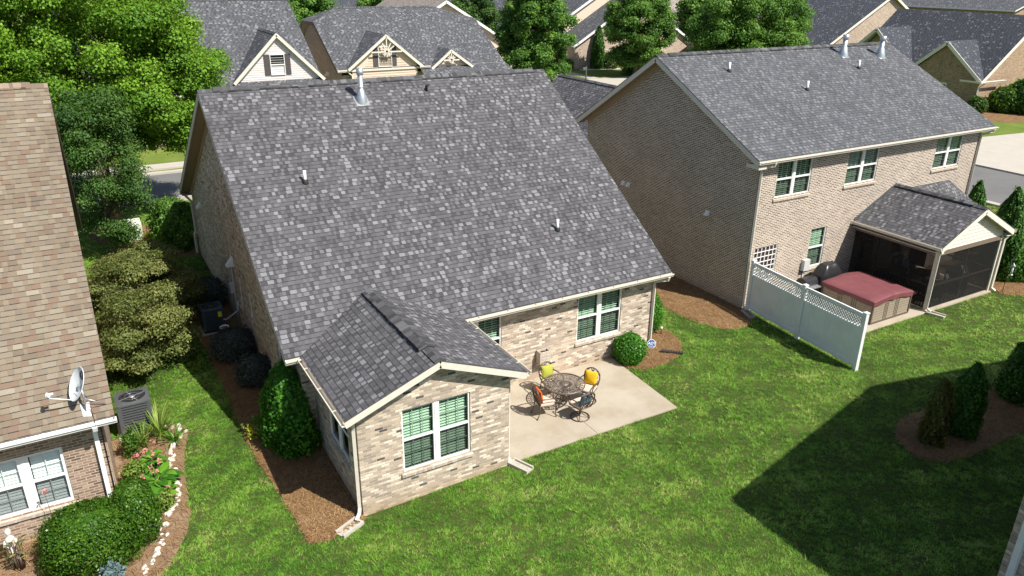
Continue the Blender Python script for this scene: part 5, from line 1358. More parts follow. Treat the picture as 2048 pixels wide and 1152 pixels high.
shrub('boxwood_hedge', 'clipped boxwood joining the larger one beside the white downspout', 'shrub', (-4.62, 1.95, -.13), (.46, .7), 1.36, 14000, .05, 'l_boxwood', prof=lambda q: np.clip((1 - q ** 4) ** .5 * np.minimum(q * 3 + .7, 1), .1, 1), square=2.6, noise=.06, lw=.7)
shrub('round_bush', 'sunlit rounded bush by the corner house wall at the right', 'shrub', (71.5, 25.2, -.03), 1.5, 2.2, 6000, .25, 'l_boxwood', prof=RD, noise=.06)
shrub('round_bush', 'big dark bush at the far right edge below the corner house', 'shrub', (73.5, 23.5, -.03), 2.6, 3.2, 9000, .28, 'l_arb', prof=RD, noise=.08)
shrub('round_bush', 'small dark shrub beside the corner house downspout', 'shrub', (68.2, 26.0, -.03), .8, 1.5, 2500, .2, 'l_dark', prof=RD, noise=.15)
shrub('round_bush', 'dark red bush in front of the white garage door', 'shrub', (48.6, 80.2, -.03), 1.1, 1.3, 2500, .2, 'l_rust', prof=RD, noise=.1)
shrub('round_bush', 'rust brown bush beside the dark red one', 'shrub', (50.8, 79.3, -.03), 1.4, 1.2, 2500, .2, 'l_rust', prof=RD, noise=.15)
shrub('round_bush', 'low green bush under the stepped gable house', 'shrub', (52.4, 70.4, -.03), .9, 1.3, 2500, .2, 'l_green', prof=RD, noise=.12)
shrub('round_bush', 'dark bush at the foot of the columnar cypress', 'shrub', (58.2, 68.6, -.03), 1.1, 2.0, 3000, .2, 'l_dark', prof=RD, noise=.12)
shrub('round_bush', 'orange brown bush between the two street trees', 'shrub', (62.5, 55.5, -.03), 1.3, 1.5, 2500, .2, 'l_rust', prof=RD, noise=.15)

# ------------------------------------------------------------------ flower bed by the left house
def blades(name, label, cat, loc, n, L, mat, w_=.03, spread=.9, group=None, stiff=.5):
    t = thing(name, label, cat, loc, group)
    V, F, tn = [], [], []
    for i in range(n):
        a = rnd.random() * 6.283; l = L * (.6 + .55 * rnd.random()); sp = spread * (.35 + .75 * rnd.random())
        d = Vector((math.cos(a), math.sin(a), 0)); s = Vector((-math.sin(a), math.cos(a), 0))
        p0 = Vector(loc) + d * .08 * rnd.random() + Vector((0, 0, -.02)); k = 6
        b0 = len(V); ti = rnd.random()
        for j in range(k + 1):
            q = j / k
            p = p0 + d * (l * sp * q * (stiff + (1 - stiff) * q)) + Vector((0, 0, l * (q * (1.25 - .2 * sp) - .85 * sp * q * q * .75)))
            ww = w_ * (1 - q ** 2.5) * .5 + .002
            V += [tuple(p - s * ww), tuple(p + s * ww)]
            if j: F.append((b0 + 2 * j - 2, b0 + 2 * j - 1, b0 + 2 * j + 1, b0 + 2 * j)); tn.append(ti)
    raw_mesh('leaves', V, F, mat, t, tn)
    return t
blades('daylily', 'big arching daylily clump beside the grey air conditioner', 'plant', (-3.72, 5.85, -.1), 90, .95, 'l_lily', .035, .9)
blades('daylily', 'smaller daylily clump in front of the grey air conditioner', 'plant', (-4.15, 5.55, -.1), 46, .75, 'l_lily', .03, .8)
blades('daylily', 'loose drooping leaf clump at the top of the white stone row', 'plant', (-3.4, 5.4, -.1), 34, .65, 'l_canna', .035, 1.15)

def broadleaf(name, label, loc, n, L, mat, r=.35, h=.5, flowers=0):
    t = thing(name, label, 'plant', loc)
    mb = MB()
    V, F, tn = [], [], []
    for i in range(n):
        a = rnd.random() * 6.283; rr = r * math.sqrt(rnd.random()); hz = h * (.25 + .75 * rnd.random())
        base = Vector(loc) + Vector((rr * .5 * math.cos(a), rr * .5 * math.sin(a), hz * .6))
        a2 = a + rnd.gauss(0, .6); d = Vector((math.cos(a2), math.sin(a2), .35)).normalized(); s = Vector((-math.sin(a2), math.cos(a2), 0)); nn = d.cross(s) * -1
        l = L * (.6 + .6 * rnd.random()); b0 = len(V); ti = rnd.random()
        for j in range(6):
            q = j / 5; ww = l * .24 * math.sin(math.pi * min(1, q * .92 + .06)) ** .8
            p = base + d * (l * q) + Vector((0, 0, -.35 * l * q * q + .1 * l * q))
            V += [tuple(p - s * ww + Vector((0, 0, .25 * ww))), tuple(p), tuple(p + s * ww + Vector((0, 0, .25 * ww)))]
            if j:
                F += [(b0 + 3 * j - 3, b0 + 3 * j - 2, b0 + 3 * j + 1, b0 + 3 * j), (b0 + 3 * j - 2, b0 + 3 * j - 1, b0 + 3 * j + 2, b0 + 3 * j + 1)]; tn += [ti, ti * .9]
        mb.tube([Vector(loc) + Vector((rr * .3 * math.cos(a), rr * .3 * math.sin(a), -.02)), base], .008, 5)
    raw_mesh('leaves', V, F, mat, t, tn)
    mb.build('stem', 'l_lily' if False else 'stem', t)
    for k in range(flowers):
        a = rnd.random() * 6.283; rr = r * 1.05 * math.sqrt(rnd.random())
        c = np.array(loc) + np.array([rr * math.cos(a), rr * math.sin(a), h * (1.0 + .35 * rnd.random())])
        m = 18
        P = c + rng.normal(size=(m, 3)) * .028; N = unit(rng.normal(size=(m, 3)) + np.array([0, -.2, .6]))
        V2, F2 = leaf_arrays(P, N, .06, .04)
        o = raw_mesh('flower', V2, F2, 'l_pink', t, np.clip(rng.random(m) * .6 + .4 * rnd.random(), 0, 1))
        mb = MB(); mb.tube([tuple(np.array(loc) + np.array([rr * .3 * math.cos(a), rr * .3 * math.sin(a), 0])), tuple(c)], .006, 5); mb.build('flower_stalk', 'stem', t)
    return t
broadleaf('canna_lily', 'broad leaved canna with salmon pink flowers inside the white stone row', (-4.0, 3.55, -.1), 64, .42, 'l_canna', .42, .42, 4)
broadleaf('canna_lily', 'canna clump with rose pink flowers nearest the air conditioner', (-4.05, 4.45, -.1), 46, .3, 'l_canna', .36, .45, 6)
broadleaf('canna_lily', 'large leaved canna at the lower end of the flower bed', (-4.15, 2.95, -.1), 34, .42, 'l_canna', .32, .3, 2)
broadleaf('rose_bush', 'thin rose bush with pink blooms in front of the white window', (-6.15, 2.45, -.1), 40, .1, 'l_dark', .3, 1.3, 1)
broadleaf('rose_bush', 'sparse rose bush at the lower left corner by the statue', (-6.95, 1.95, -.1), 34, .12, 'l_bronze', .35, 1.2, 0)
for (x, y, r, h, m, lab) in ((-4.5, 4.1, .28, .4, 'l_lily', 'low leafy weeds against the left house corner'), (-4.45, 5.15, .25, .7, 'l_boxwood', 'tall thin weed in front of the air conditioner grille'), (-4.5, 3.2, .3, .35, 'l_boxwood', 'low green plant between the canna and the downspout'), (-4.0, 2.55, .25, .35, 'l_lily', 'low yellow green plant at the boxwood corner'), (-6.4, .55, .3, .3, 'l_bronze', 'dry brown plant under the boxwood at the lower left')):
    shrub('weed_plant', lab, 'plant', (x, y, -.1), r, h, 900, .07, m, prof=RD, noise=.3, depth=.9)
t = shrub('succulent_plant', 'dusty blue green plant at the bottom edge in front of the boxwood', 'plant', (-5.25, .62, -.1), .2, .25, 500, .1, 'l_dusty', prof=RD, noise=.2, depth=.8)

# white border stones, each a thing of its own
path = [(-3.95, 6.45), (-3.55, 6.35), (-3.22, 6.1), (-3.12, 5.75), (-3.38, 5.45), (-3.52, 5.15), (-3.6, 4.75), (-3.66, 4.3), (-3.66, 3.85), (-3.62, 3.45), (-3.62, 3.1), (-3.72, 2.75), (-3.9, 2.45), (-4.08, 2.15), (-4.14, 1.85), (-4.16, 1.55), (-4.26, 1.25), (-4.42, .98), (-4.6, .65), (-4.85, .32), (-5.15, .05)]
stones = []
for k in range(5):
    mb = MB()
    prof = []
    nn, mm = 8, 5
    ph = [rnd.random() * 6.28 for _ in range(4)]
    for j in range(mm + 1):
        b = math.pi * j / mm
        for i in range(nn):
            a = 2 * math.pi * i / nn
            r_ = 1 + .16 * math.sin(2 * a + ph[0]) + .14 * math.cos(3 * a + 2 * b + ph[1]) + .1 * math.sin(5 * a - b + ph[2])
            mb.v.append((.075 * r_ * math.sin(b) * math.cos(a) * 1.15, .075 * r_ * math.sin(b) * math.sin(a) * .9, .052 * math.cos(b) * r_))
    for j in range(mm):
        for i in range(nn):
            mb.f.append((j * nn + i, (j + 1) * nn + i, (j + 1) * nn + (i + 1) % nn, j * nn + (i + 1) % nn)); mb.m.append(0); mb.s.append(False)
    o = mb.build('border_stone', 'rock', loc=(0, 0, 0))
    stones.append(o)
used = [False] * 5
L = 0.0; seg = []
for a, b in zip(path, path[1:]): seg.append((L, math.dist(a, b), a, b)); L += math.dist(a, b)
s = 0.0; cnt = 0
while s < L:
    for (l0, d, a, b) in seg:
        if l0 <= s < l0 + d:
            q = (s - l0) / d; x = a[0] + (b[0] - a[0]) * q; y = a[1] + (b[1] - a[1]) * q
    i = cnt % 5
    o = stones[i] if not used[i] else stones[i].copy()
    if used[i]: C.objects.link(o)
    used[i] = True
    sc = .55 + .5 * rnd.random() ** 1.5
    o.location = (x + rnd.gauss(0, .045), y + rnd.gauss(0, .03), gz(x, y) + .035 * sc)
    o.rotation_euler = (rnd.gauss(0, .2), rnd.gauss(0, .2), rnd.random() * 6.28)
    o.scale = (sc, sc, sc)
    tag(o, 'small rough white stone in the winding row edging the flower bed', 'stone', 'white stones edging the flower bed')
    s += .092 * (.8 + .5 * rnd.random()); cnt += 1
print('stones', cnt)

# ------------------------------------------------------------------ patio set
def arc(c, r, a0, a1, n, f): return [f(c[0] + r * math.cos(R(a0 + (a1 - a0) * i / n)), c[1] + r * math.sin(R(a0 + (a1 - a0) * i / n))) for i in range(n + 1)]

tb = thing('patio_table', 'round bronze cast metal patio table with a pierced pattern top', 'table', (6.76, 1.74, 0.0))
mb = MB()
O = (6.76, 1.74)
at = lambda x, y, z: (O[0] + x, O[1] + y, z)
rr = .61; zt_ = .715
for (r_, w_) in ((.595, .016), (.47, .009), (.30, .010), (.14, .012), (.385, .006), (.53, .006)):
    mb.tube([at(r_ * math.cos(i * math.pi / 30), r_ * math.sin(i * math.pi / 30), zt_) for i in range(60)], w_, 6, closed=True)
for k in range(30):
    a = 2 * math.pi * k / 30
    for sg in (1, -1):
        mb.tube([at(r_ * math.cos(a + sg * (r_ - .14) * .75), r_ * math.sin(a + sg * (r_ - .14) * .75), zt_) for r_ in (.14, .22, .30, .385, .47, .53, .59)], .0085, 5)
for k in range(24):
    a = 2 * math.pi * k / 24
    for (R_, q) in ((.425, .032), (.56, .026)):
        mb.tube([at(R_ * math.cos(a) + q * math.cos(t), R_ * math.sin(a) + q * math.sin(t), zt_) for t in [i * math.pi / 4 for i in range(8)]], .0055, 4, closed=True)
mb.lathe([(0, zt_ + .008), (.14, zt_ + .008), (.14, zt_ - .008), (.0, zt_ - .008)], 20, (O[0], O[1], 0))
mb.lathe([(.61, zt_ - .03), (.615, zt_ + .004), (.60, zt_ + .01), (.595, zt_ - .03)], 48, (O[0], O[1], 0))
mb.build('tabletop', 'bronze_grey', tb)
mb = MB()
mb.lathe([(.05, .12), (.075, .16), (.045, .24), (.06, .4), (.045, .55), (.1, .68), (.16, .70)], 14, (O[0], O[1], 0))
for k in range(4):
    a = k * math.pi / 2 + .5; c_, s_ = math.cos(a), math.sin(a)
    F_ = lambda r_, z: at(r_ * c_, r_ * s_, z)
    mb.tube([F_(.04, .36), F_(.12, .40), F_(.2, .33), F_(.24, .2), F_(.32, .06), F_(.40, .02)], .017, 6)
    mb.tube([F_(.05, .12), F_(.15, .17), F_(.22, .15), F_(.29, .09)], .012, 6)
    mb.tube(arc((.13, .27), .055, 0, 330, 10, F_), .01, 5)
    mb.tube([F_(.05, .5), F_(.16, .52), F_(.26, .6), F_(.4, .70)], .013, 6)
    mb.tube(arc((.15, .61), .05, 0, 330, 10, F_), .009, 5)
mb.build('pedestal', 'bronze', tb)

def make_chair(swivel, label, seat_label=None):
    t = thing('patio_chair', label, 'chair', (0, 0, 0), 'cast metal chairs around the patio table')
    mb = MB()
    bk = lambda y, z: (-.235 - (z - .42) * .20, y, z)
    loop = [bk(.19, .42), bk(.235, .55), bk(.25, .68), bk(.235, .80), bk(.175, .89), bk(.09, .935), bk(0, .95), bk(-.09, .935), bk(-.175, .89), bk(-.235, .80), bk(-.25, .68), bk(-.235, .55), bk(-.19, .42)]
    mb.tube(loop, .019, 7)
    mb.tube([bk(y, .44) for y in (-.19, 0, .19)], .012, 6)
    for s_ in (-1, 1):
        mb.tube([bk(s_ * .03, .44), bk(s_ * .10, .56), bk(s_ * .17, .68), bk(s_ * .15, .80), bk(s_ * .08, .84), bk(s_ * .05, .77), bk(s_ * .1, .74)], .0125, 5)
        mb.tube([bk(0, .46), bk(s_ * .045, .60), bk(s_ * .04, .74), bk(0, .92)], .012, 5)
        mb.tube([bk(s_ * .23, .56), bk(s_ * .14, .60), bk(s_ * .12, .50), bk(s_ * .18, .46)], .012, 5)
        mb.tube([bk(s_ * .24, .74), bk(s_ * .19, .82), bk(s_ * .11, .91)], .012, 5)
        mb.tube([bk(s_ * .05, .77), bk(s_ * .02, .86), bk(s_ * .07, .93)], .011, 5)
    mb.build('backrest', 'bronze', t)
    for s_ in (-1, 1):
        mb = MB()
        mb.tube([bk(s_ * .25, .66), (-.12, s_ * .285, .665), (.06, s_ * .29, .655), (.19, s_ * .285, .63), (.235, s_ * .27, .57), (.215, s_ * .25, .48), (.2, s_ * .235, .42)], .018, 7)
        mb.build('armrest', 'bronze', t)
    mb = MB()
    pts = [(.24, -.2), (.26, 0), (.24, .2), (.2, .24), (-.2, .22), (-.24, .18), (-.24, -.18), (-.2, -.22), (.2, -.24)]
    mb.tube([(x, y, .41) for x, y in pts], .014, 6, closed=True)
    for y in (-.15, -.075, 0, .075, .15): mb.tube([(-.24, y, .41), (.25, y, .41)], .008, 5)
    mb.build('seat_frame', 'bronze', t)
    mb = MB()
    mb.prism([(x * .96, y * .96) for x, y in smooth_poly(pts, 3)], .42, .475)
    mb.prism([(x * .9, y * .9) for x, y in smooth_poly(pts, 3)], .475, .488)
    mb.build('seat_cushion', 'cushion', t)
    if swivel:
        mb = MB()
        mb.tube([(.27 * math.cos(i * math.pi / 18), .27 * math.sin(i * math.pi / 18), .02) for i in range(36)], .017, 7, closed=True)
        for k in range(4):
            a = k * math.pi / 2 + .785
            mb.tube([(.265 * math.cos(a), .265 * math.sin(a), .03), (.16 * math.cos(a), .16 * math.sin(a), .06), (.04 * math.cos(a), .04 * math.sin(a), .14)], .013, 6)
        mb.tube([(0, 0, .11), (0, 0, .39)], .03, 10)
        mb.tube([(-.2, 0, .395), (.2, 0, .395)], .014, 6)
        mb.build('swivel_base', 'bronze', t)
    else:
        for s_ in (-1, 1):
            mb = MB(); mb.tube([(.2, s_ * .235, .42), (.225, s_ * .24, .3), (.215, s_ * .245, .12), (.24, s_ * .25, .0)], [.015, .014, .013, .018], 7); mb.build('leg', 'bronze', t)
            mb = MB(); mb.tube([bk(s_ * .19, .43), (-.25, s_ * .2, .28), (-.28, s_ * .21, .12), (-.34, s_ * .22, .0)], [.015, .014, .013, .018], 7); mb.build('leg', 'bronze', t)
    return t

def place(t, x, y, facing):
    t.location = (x, y, 0.0); t.rotation_euler = (0, 0, math.atan2(facing[1], facing[0]))

def pillow(name, label, mat, s, th, loc, rot):
    mb = MB(); n = 12
    for sgn in (1, -1):
        b0 = len(mb.v)
        for i in range(n + 1):
            for j in range(n + 1):
                u, v = 2 * i / n - 1, 2 * j / n - 1
                e = (1 - abs(u) ** 2.6) * (1 - abs(v) ** 2.6)
                z = th * sgn * max(0, e) ** .55 * (1 + .12 * math.sin(3 * u + 1) * math.cos(2.5 * v))
                k = 1 - .07 * (1 - abs(u) ** 2) * abs(v) ** 4 - .0
                k2 = 1 - .07 * (1 - abs(v) ** 2) * abs(u) ** 4
                mb.v.append((u * s / 2 * k2, v * s / 2 * k, z))
        for i in range(n):
            for j in range(n):
                q = (b0 + i * (n + 1) + j, b0 + (i + 1) * (n + 1) + j, b0 + (i + 1) * (n + 1) + j + 1, b0 + i * (n + 1) + j + 1)
                mb.f.append(q if sgn > 0 else q[::-1]); mb.m.append(0); mb.s.append(True)
    o = mb.build(name, mat, loc=(0, 0, 0))
    o.location = loc; o.rotation_euler = rot
    return tag(o, label, 'pillow')

spec = [((6.0, 1.56), (.95, -.12), False, 'cast metal patio chair holding an orange pillow', 'orange', 'square orange pillow in the patio chair nearest the sunroom'),
        ((6.74, 2.40), (.06, -1), False, 'cast metal patio chair against the wall side holding a lime green pillow', 'lime', 'square lime green pillow in the patio chair by the brick wall'),
        ((7.48, 1.58), (-.85, -.48), True, 'swivel patio chair holding a bright yellow pillow', 'yellow', 'square bright yellow pillow in the swivel patio chair'),
        ((6.80, 0.95), (-.12, 1), True, 'swivel patio chair with its ring base out in the sun and a blue pillow', 'blue', 'square slate blue pillow in the patio chair nearest the lawn')]
base = {}
for (xy, fc, sw, lab, col, plab) in spec:
    if sw not in base:
        base[sw] = make_chair(sw, lab); t = base[sw]
    else:
        t = copy_tree(base[sw]); t['label'] = lab
    place(t, xy[0], xy[1], fc)
    a = math.atan2(fc[1], fc[0])
    d = Vector((math.cos(a), math.sin(a), 0))
    p = Vector((xy[0], xy[1], .69)) - d * .205
    # leans back against the backrest: local z of the pillow points forward along the chair
    rot = (Matrix.Rotation(a, 3, 'Z') @ Matrix.Rotation(R(78), 3, 'Y') @ Matrix.Rotation(R(rnd.uniform(-5, 5)), 3, 'Z')).to_euler()
    pillow('throw_pillow', plab, 'p_' + col, .42, .075, p, rot)

# hose reel on the wall
t = thing('hose_reel', 'beige wall mounted hose box beside the patio table', 'hose reel', (7.05, 3.45, .55))
mb = MB()
mb.box(6.86, 7.24, 3.23, 3.262, .56, .98); mb.box(6.86, 6.89, 3.262, 3.47, .56, .98); mb.box(7.21, 7.24, 3.262, 3.47, .56, .98); mb.box(6.89, 7.21, 3.44, 3.47, .56, .98); mb.box(6.89, 7.21, 3.262, 3.44, .56, .585)
for z in (.62, .72, .82): mb.box(6.93, 7.03, 3.222, 3.23, z, z + .055); mb.box(7.07, 7.17, 3.222, 3.23, z, z + .055)
mb.build('box', m_plain('beige plastic', (.47, .41, .34), .55), t)
mb = MB()
for k in range(3): mb.tube([(7.05 + .11 * math.cos(i * .5236), 3.35 + .07 * math.sin(i * .5236), .86 + .03 * k) for i in range(12)], .014, 6, closed=True)
mb.build('hose', 'black_rubber', t)

# ------------------------------------------------------------------ air conditioners
def condenser(label, c, s, h, mat, sticker=False, rz=0.0, ribs=11):
    t = thing('air_conditioner', label, 'air conditioner', c)
    x, y, z = c; hs = s / 2
    mb = MB()
    rc = .07
    def ring(k):
        out = []
        for (cx, cy, a0) in ((k - rc, k - rc, 0), (-k + rc, k - rc, 90), (-k + rc, -k + rc, 180), (k - rc, -k + rc, 270)):
            for i in range(5):
                a = R(a0 + 22.5 * i); out.append((x + cx + rc * math.cos(a), y + cy + rc * math.sin(a)))
        return out
    o_ = ring(hs); n_ = ring(hs - .025)
    mb.prism(o_, z + .02, z + .09)
    mb.prism(n_, z + .09, z + h - .07)
    mb.build('cabinet', 'black_rubber', t)
    mb = MB()
    step = (h - .17) / ribs
    for k in range(ribs):
        mb.prism(ring(hs - .006), z + .095 + k * step, z + .095 + k * step + step * .55)
    for sx in (-1, 1):
        for sy in (-1, 1):
            mb.box(x + sx * (hs - .055) - .05, x + sx * (hs - .055) + .05, y + sy * (hs - .055) - .05, y + sy * (hs - .055) + .05, z + .09, z + h - .07)
    mb.build('louvre', mat, t)
    mb = MB()
    top = ring(hs + .004); k = len(top); zc = z + h
    mb.prism(top, z + h - .075, z + h - .03)
    ri = hs * .8
    mm = 40
    sq = lambda a: 1 / max(abs(math.cos(a)), abs(math.sin(a)))
    for i in range(mm):
        a, b = 2 * math.pi * i / mm, 2 * math.pi * (i + 1) / mm
        P = lambda r_, a_, zz: (x + r_ * math.cos(a_), y + r_ * math.sin(a_), zz)
        ro = lambda a_: min((hs - .01) * sq(a_), hs * 1.22)
        mb.face([P(ri, a, zc), P(ri, b, zc), P(ro(b), b, zc - .03), P(ro(a), a, zc - .03)], 0, True)
        mb.face([P(ri, a, zc), P(ri, b, zc), P(ri, b, zc - .029), P(ri, a, zc - .029)])
    mb.build('top_cover', mat, t)
    mb = MB(); mb.lathe([(0, h - .028), (ri, h - .028)], 32, (x, y, z)); mb.build('fan_well', 'black_rubber', t)
    mb = MB()
    mb.lathe([(0, h - .004), (.08, h - .004), (.08, h - .02), (.0, h - .02)], 16, (x, y, z))
    for k in range(4):
        a = k * math.pi / 2 + .35
        mb.bar((x + .07 * math.cos(a), y + .07 * math.sin(a), z + h - .008), (x + ri * math.cos(a), y + ri * math.sin(a), z + h - .008), .02, .008)
    for r_ in (.55,): mb.tube([(x + ri * r_ * math.cos(i * math.pi / 14), y + ri * r_ * math.sin(i * math.pi / 14), z + h - .006) for i in range(28)], .0035, 4, closed=True)
    mb.build('fan_guard', 'galv' if not sticker else mat, t)
    mb = MB()
    for k in range(3):
        a = k * 2.094 + .2
        P = lambda r_, da, zz: (x + r_ * math.cos(a + da), y + r_ * math.sin(a + da), z + zz)
        mb.face([P(.07, -.3, h - .024), P(ri * .9, -.25, h - .024), P(ri * .9, .35, h - .016), P(.07, .5, h - .016)])
    mb.build('fan_blade', 'black_plastic', t)
    if sticker:
        mb = MB(); mb.box(x + hs * .45, x + hs * .8, y - hs - .008, y - hs - .003, z + h - .33, z + h - .13); mb.build('sticker', 'yellow_label', t)
    return t
condenser('dark blue green air conditioner with a yellow sticker beside the middle house', (-1.22, 12.1, -.06), .72, .88, 'navy_steel', True)
condenser('large grey air conditioner with its round fan opening beside the tan roof', (-4.2, 6.55, -.08), .84, 1.02, 'charcoal')
tag(sheet('equipment_pad', [(-1.66, 11.66), (-.78, 11.66), (-.78, 12.54), (-1.66, 12.54)], -.2, -.06, ['block']))
tag(sheet('equipment_pad', [(-4.7, 6.05), (-3.7, 6.05), (-3.7, 7.05), (-4.7, 7.05)], -.2, -.08, ['block']))
t = thing('bucket', 'white paint bucket beside the dark air conditioner', 'bucket', (-.96, 11.35, -.1))
mb = MB(); mb.lathe([(0, 0), (.13, 0), (.15, .33), (.158, .33), (.158, .37), (.146, .37), (.14, .30), (0, .29)], 20, (-.96, 11.35, -.1)); mb.build('pail', 'pvc', t)
mb = MB(); mb.tube([(-.96 + .16 * math.cos(a), 11.35 - .02 - .1 * math.sin(a), .22 - .12 * math.sin(a)) for a in [i * math.pi / 10 for i in range(11)]], .004, 5); mb.build('handle', 'galv', t)
mb = MB(); mb.lathe([(0, .335), (.13, .325)], 14, (-.96, 11.35, -.1)); mb.build('contents', m_plain('brown debris', (.22, .12, .08), .9), t)

# ------------------------------------------------------------------ satellite dish on the tan roof
bx, by = -5.12, 2.56; bz = EZ + LS * (by - LE)
t = thing('satellite_dish', 'light grey satellite dish on a bracket above the tan roof gutter', 'satellite dish', (bx, by, bz))
f_ = Vector((-.84, -.26, .42)).normalized()
u_ = f_.cross(Vector((0, 0, 1))).normalized(); v_ = u_.cross(f_).normalized()
dc = Vector((bx - .06, by + .02, bz + .66))
mb = MB(); n, m_ = 32, 6
for side in (0, 1):
    b0 = len(mb.v)
    for j in range(m_ + 1):
        for i in range(n):
            a = 2 * math.pi * i / n; r_ = j / m_
            p = dc + u_ * (.31 * r_ * math.cos(a)) + v_ * (.37 * r_ * math.sin(a)) + f_ * (.09 * r_ * r_ - .09 - .012 * side)
            mb.v.append(tuple(p))
    for j in range(m_):
        for i in range(n):
            q = (b0 + j * n + i, b0 + (j + 1) * n + i, b0 + (j + 1) * n + (i + 1) % n, b0 + j * n + (i + 1) % n)
            mb.f.append(q if not side else q[::-1]); mb.m.append(0); mb.s.append(True)
rim = [dc + u_ * (.31 * math.cos(a)) + v_ * (.37 * math.sin(a)) - f_ * .004 for a in [2 * math.pi * i / 32 for i in range(32)]]
mb.tube(rim, .009, 5, closed=True)
mb.build('reflector', 'dish', t)
dp = lambda a, b: dc + u_ * a + v_ * b + f_ * (.09 * ((a / .31) ** 2 + (b / .37) ** 2) - .09 + .004)
mb = MB()
mb.tube([dp(-.0 + .085 * math.cos(R(a)), .2 + .085 * math.sin(R(a))) for a in range(-120, 130, 20)], .010, 4)
mb.tube([dp(.0 + .05 * math.cos(R(a)), .2 + .05 * math.sin(R(a))) for a in range(-120, 130, 25)], .008, 4)
mb.tube([dp(-.06, .12), dp(-.06, .27)], .010, 4)
for k in range(4): mb.tube([dp(-.09 + .05 * k, -.24), dp(-.065 + .05 * k, -.235)], .006, 4)
mb.build('logo', 'dish_mark', t)
mb = MB()
mb.tube([(bx, by, bz - .02), (bx + .02, by - .02, bz + .34), (bx + .01, by + .03, bz + .55)], .024, 8)
mb.slab([(bx - .07, by - .1, bz - .1 * LS + .012), (bx + .09, by - .13, bz - .13 * LS + .012), (bx + .09, by + .13, bz + .13 * LS + .012), (bx - .09, by + .13, bz + .13 * LS + .012)], .012, (0, 0, 0))
z2 = EZ + LS * (2.58 - LE)
mb.tube([(bx + .02, by - .01, bz + .30), (-4.72, 2.58, z2 + .02)], .011, 6)
mb.tube([(bx + .02, by - .01, bz + .30), (bx - .1, by + .42, bz + .42 * LS + .02)], .011, 6)
mb.box(bx - .05, bx + .06, by - .03, by + .07, bz + .52, bz + .62)
mb.build('mast', 'galv', t)
mb = MB()
tip = dc + f_ * .50 - v_ * .34
mb.tube([dc - v_ * .36 - f_ * .03, tip], .014, 6)
mb.build('feed_arm', 'dish', t)
mb = MB()
mb.tube([tip - v_ * .0, tip + v_ * .11], .035, 8); mb.tube([tip + v_ * .08 + u_ * .05, tip + v_ * .08 - u_ * .09], .03, 8); mb.tube([tip + v_ * .08, tip + v_ * .1 - f_ * .1], .028, 8)
mb.build('receiver', 'pvc', t)
mb = MB(); mb.tube([(bx, by + .05, bz + .5), (bx + .08, by, bz + .25), (bx - .02, by - .03, bz + .14), (bx + .1, by - .05, bz + .1), (bx + .12, LE + .03, EZ + .03), (bx + .13, LE - .12, EZ - .05)], .007, 5); mb.build('cable', 'black_rubber', t)

# ------------------------------------------------------------------ vinyl fence
t = thing('vinyl_fence', 'white vinyl privacy fence with a lattice top between lawn and hot tub', 'fence', (16.4, 1.6, 0))
fp = [Vector((16.60, 4.05, 0)), Vector((16.37, 1.5, 0)), Vector((16.20, -1.0, 0))]
for p in fp:
    mb = MB()
    d = (fp[0] - fp[2]).normalized(); n_ = Vector((d.y, -d.x, 0))
    mb.obox(p, d, n_, -.063, .063, -.063, .063, -.1, 1.98)
    mb.obox(p, d, n_, -.078, .078, -.078, .078, 1.98, 2.005)
    q = [p + d * a + n_ * b + Vector((0, 0, 2.005)) for a, b in ((-.07, -.07), (.07, -.07), (.07, .07), (-.07, .07))]; ap = p + Vector((0, 0, 2.05))
    for i in range(4): mb.face([q[i], q[(i + 1) % 4], ap])
    mb.build('post', 'vinyl', t)
for a, b in zip(fp, fp[1:]):
    d = (b - a); Ln = d.length; d.normalize(); n_ = Vector((d.y, -d.x, 0))
    mb = MB()
    for (z0, z1) in ((.08, .2), (1.36, 1.46), (1.84, 1.94)): mb.obox(a, d, n_, .064, Ln - .064, -.03, .03, z0, z1)
    mb.build('rail', 'vinyl', t)
    mb = MB()
    nb = 14; w_ = (Ln - .13) / nb
    for k in range(nb): mb.obox(a, d, n_, .065 + k * w_ + .003, .065 + (k + 1) * w_ - .003, -.012, .012, .2, 1.36)
    mb.obox(a, d, n_, .065, Ln - .065, -.008, .008, .2, 1.36)
    mb.build('panel', 'vinyl', t)
    mb = MB()
    h_ = .38; z0 = 1.46
    for sgn, off in ((1, .006), (-1, -.006)):
        s0 = -h_
        while s0 < Ln - .13:
            lo, hi = max(0, s0), min(Ln - .13, s0 + h_)
            if hi - lo > .02:
                za, zb = (z0 + lo - s0, z0 + hi - s0) if sgn > 0 else (z0 + h_ - (lo - s0), z0 + h_ - (hi - s0))
                mb.bar(a + d * (.065 + lo) + n_ * off + Vector((0, 0, za)), a + d * (.065 + hi) + n_ * off + Vector((0, 0, zb)), .01, .032)
            s0 += .115
    mb.build('lattice', 'vinyl', t)

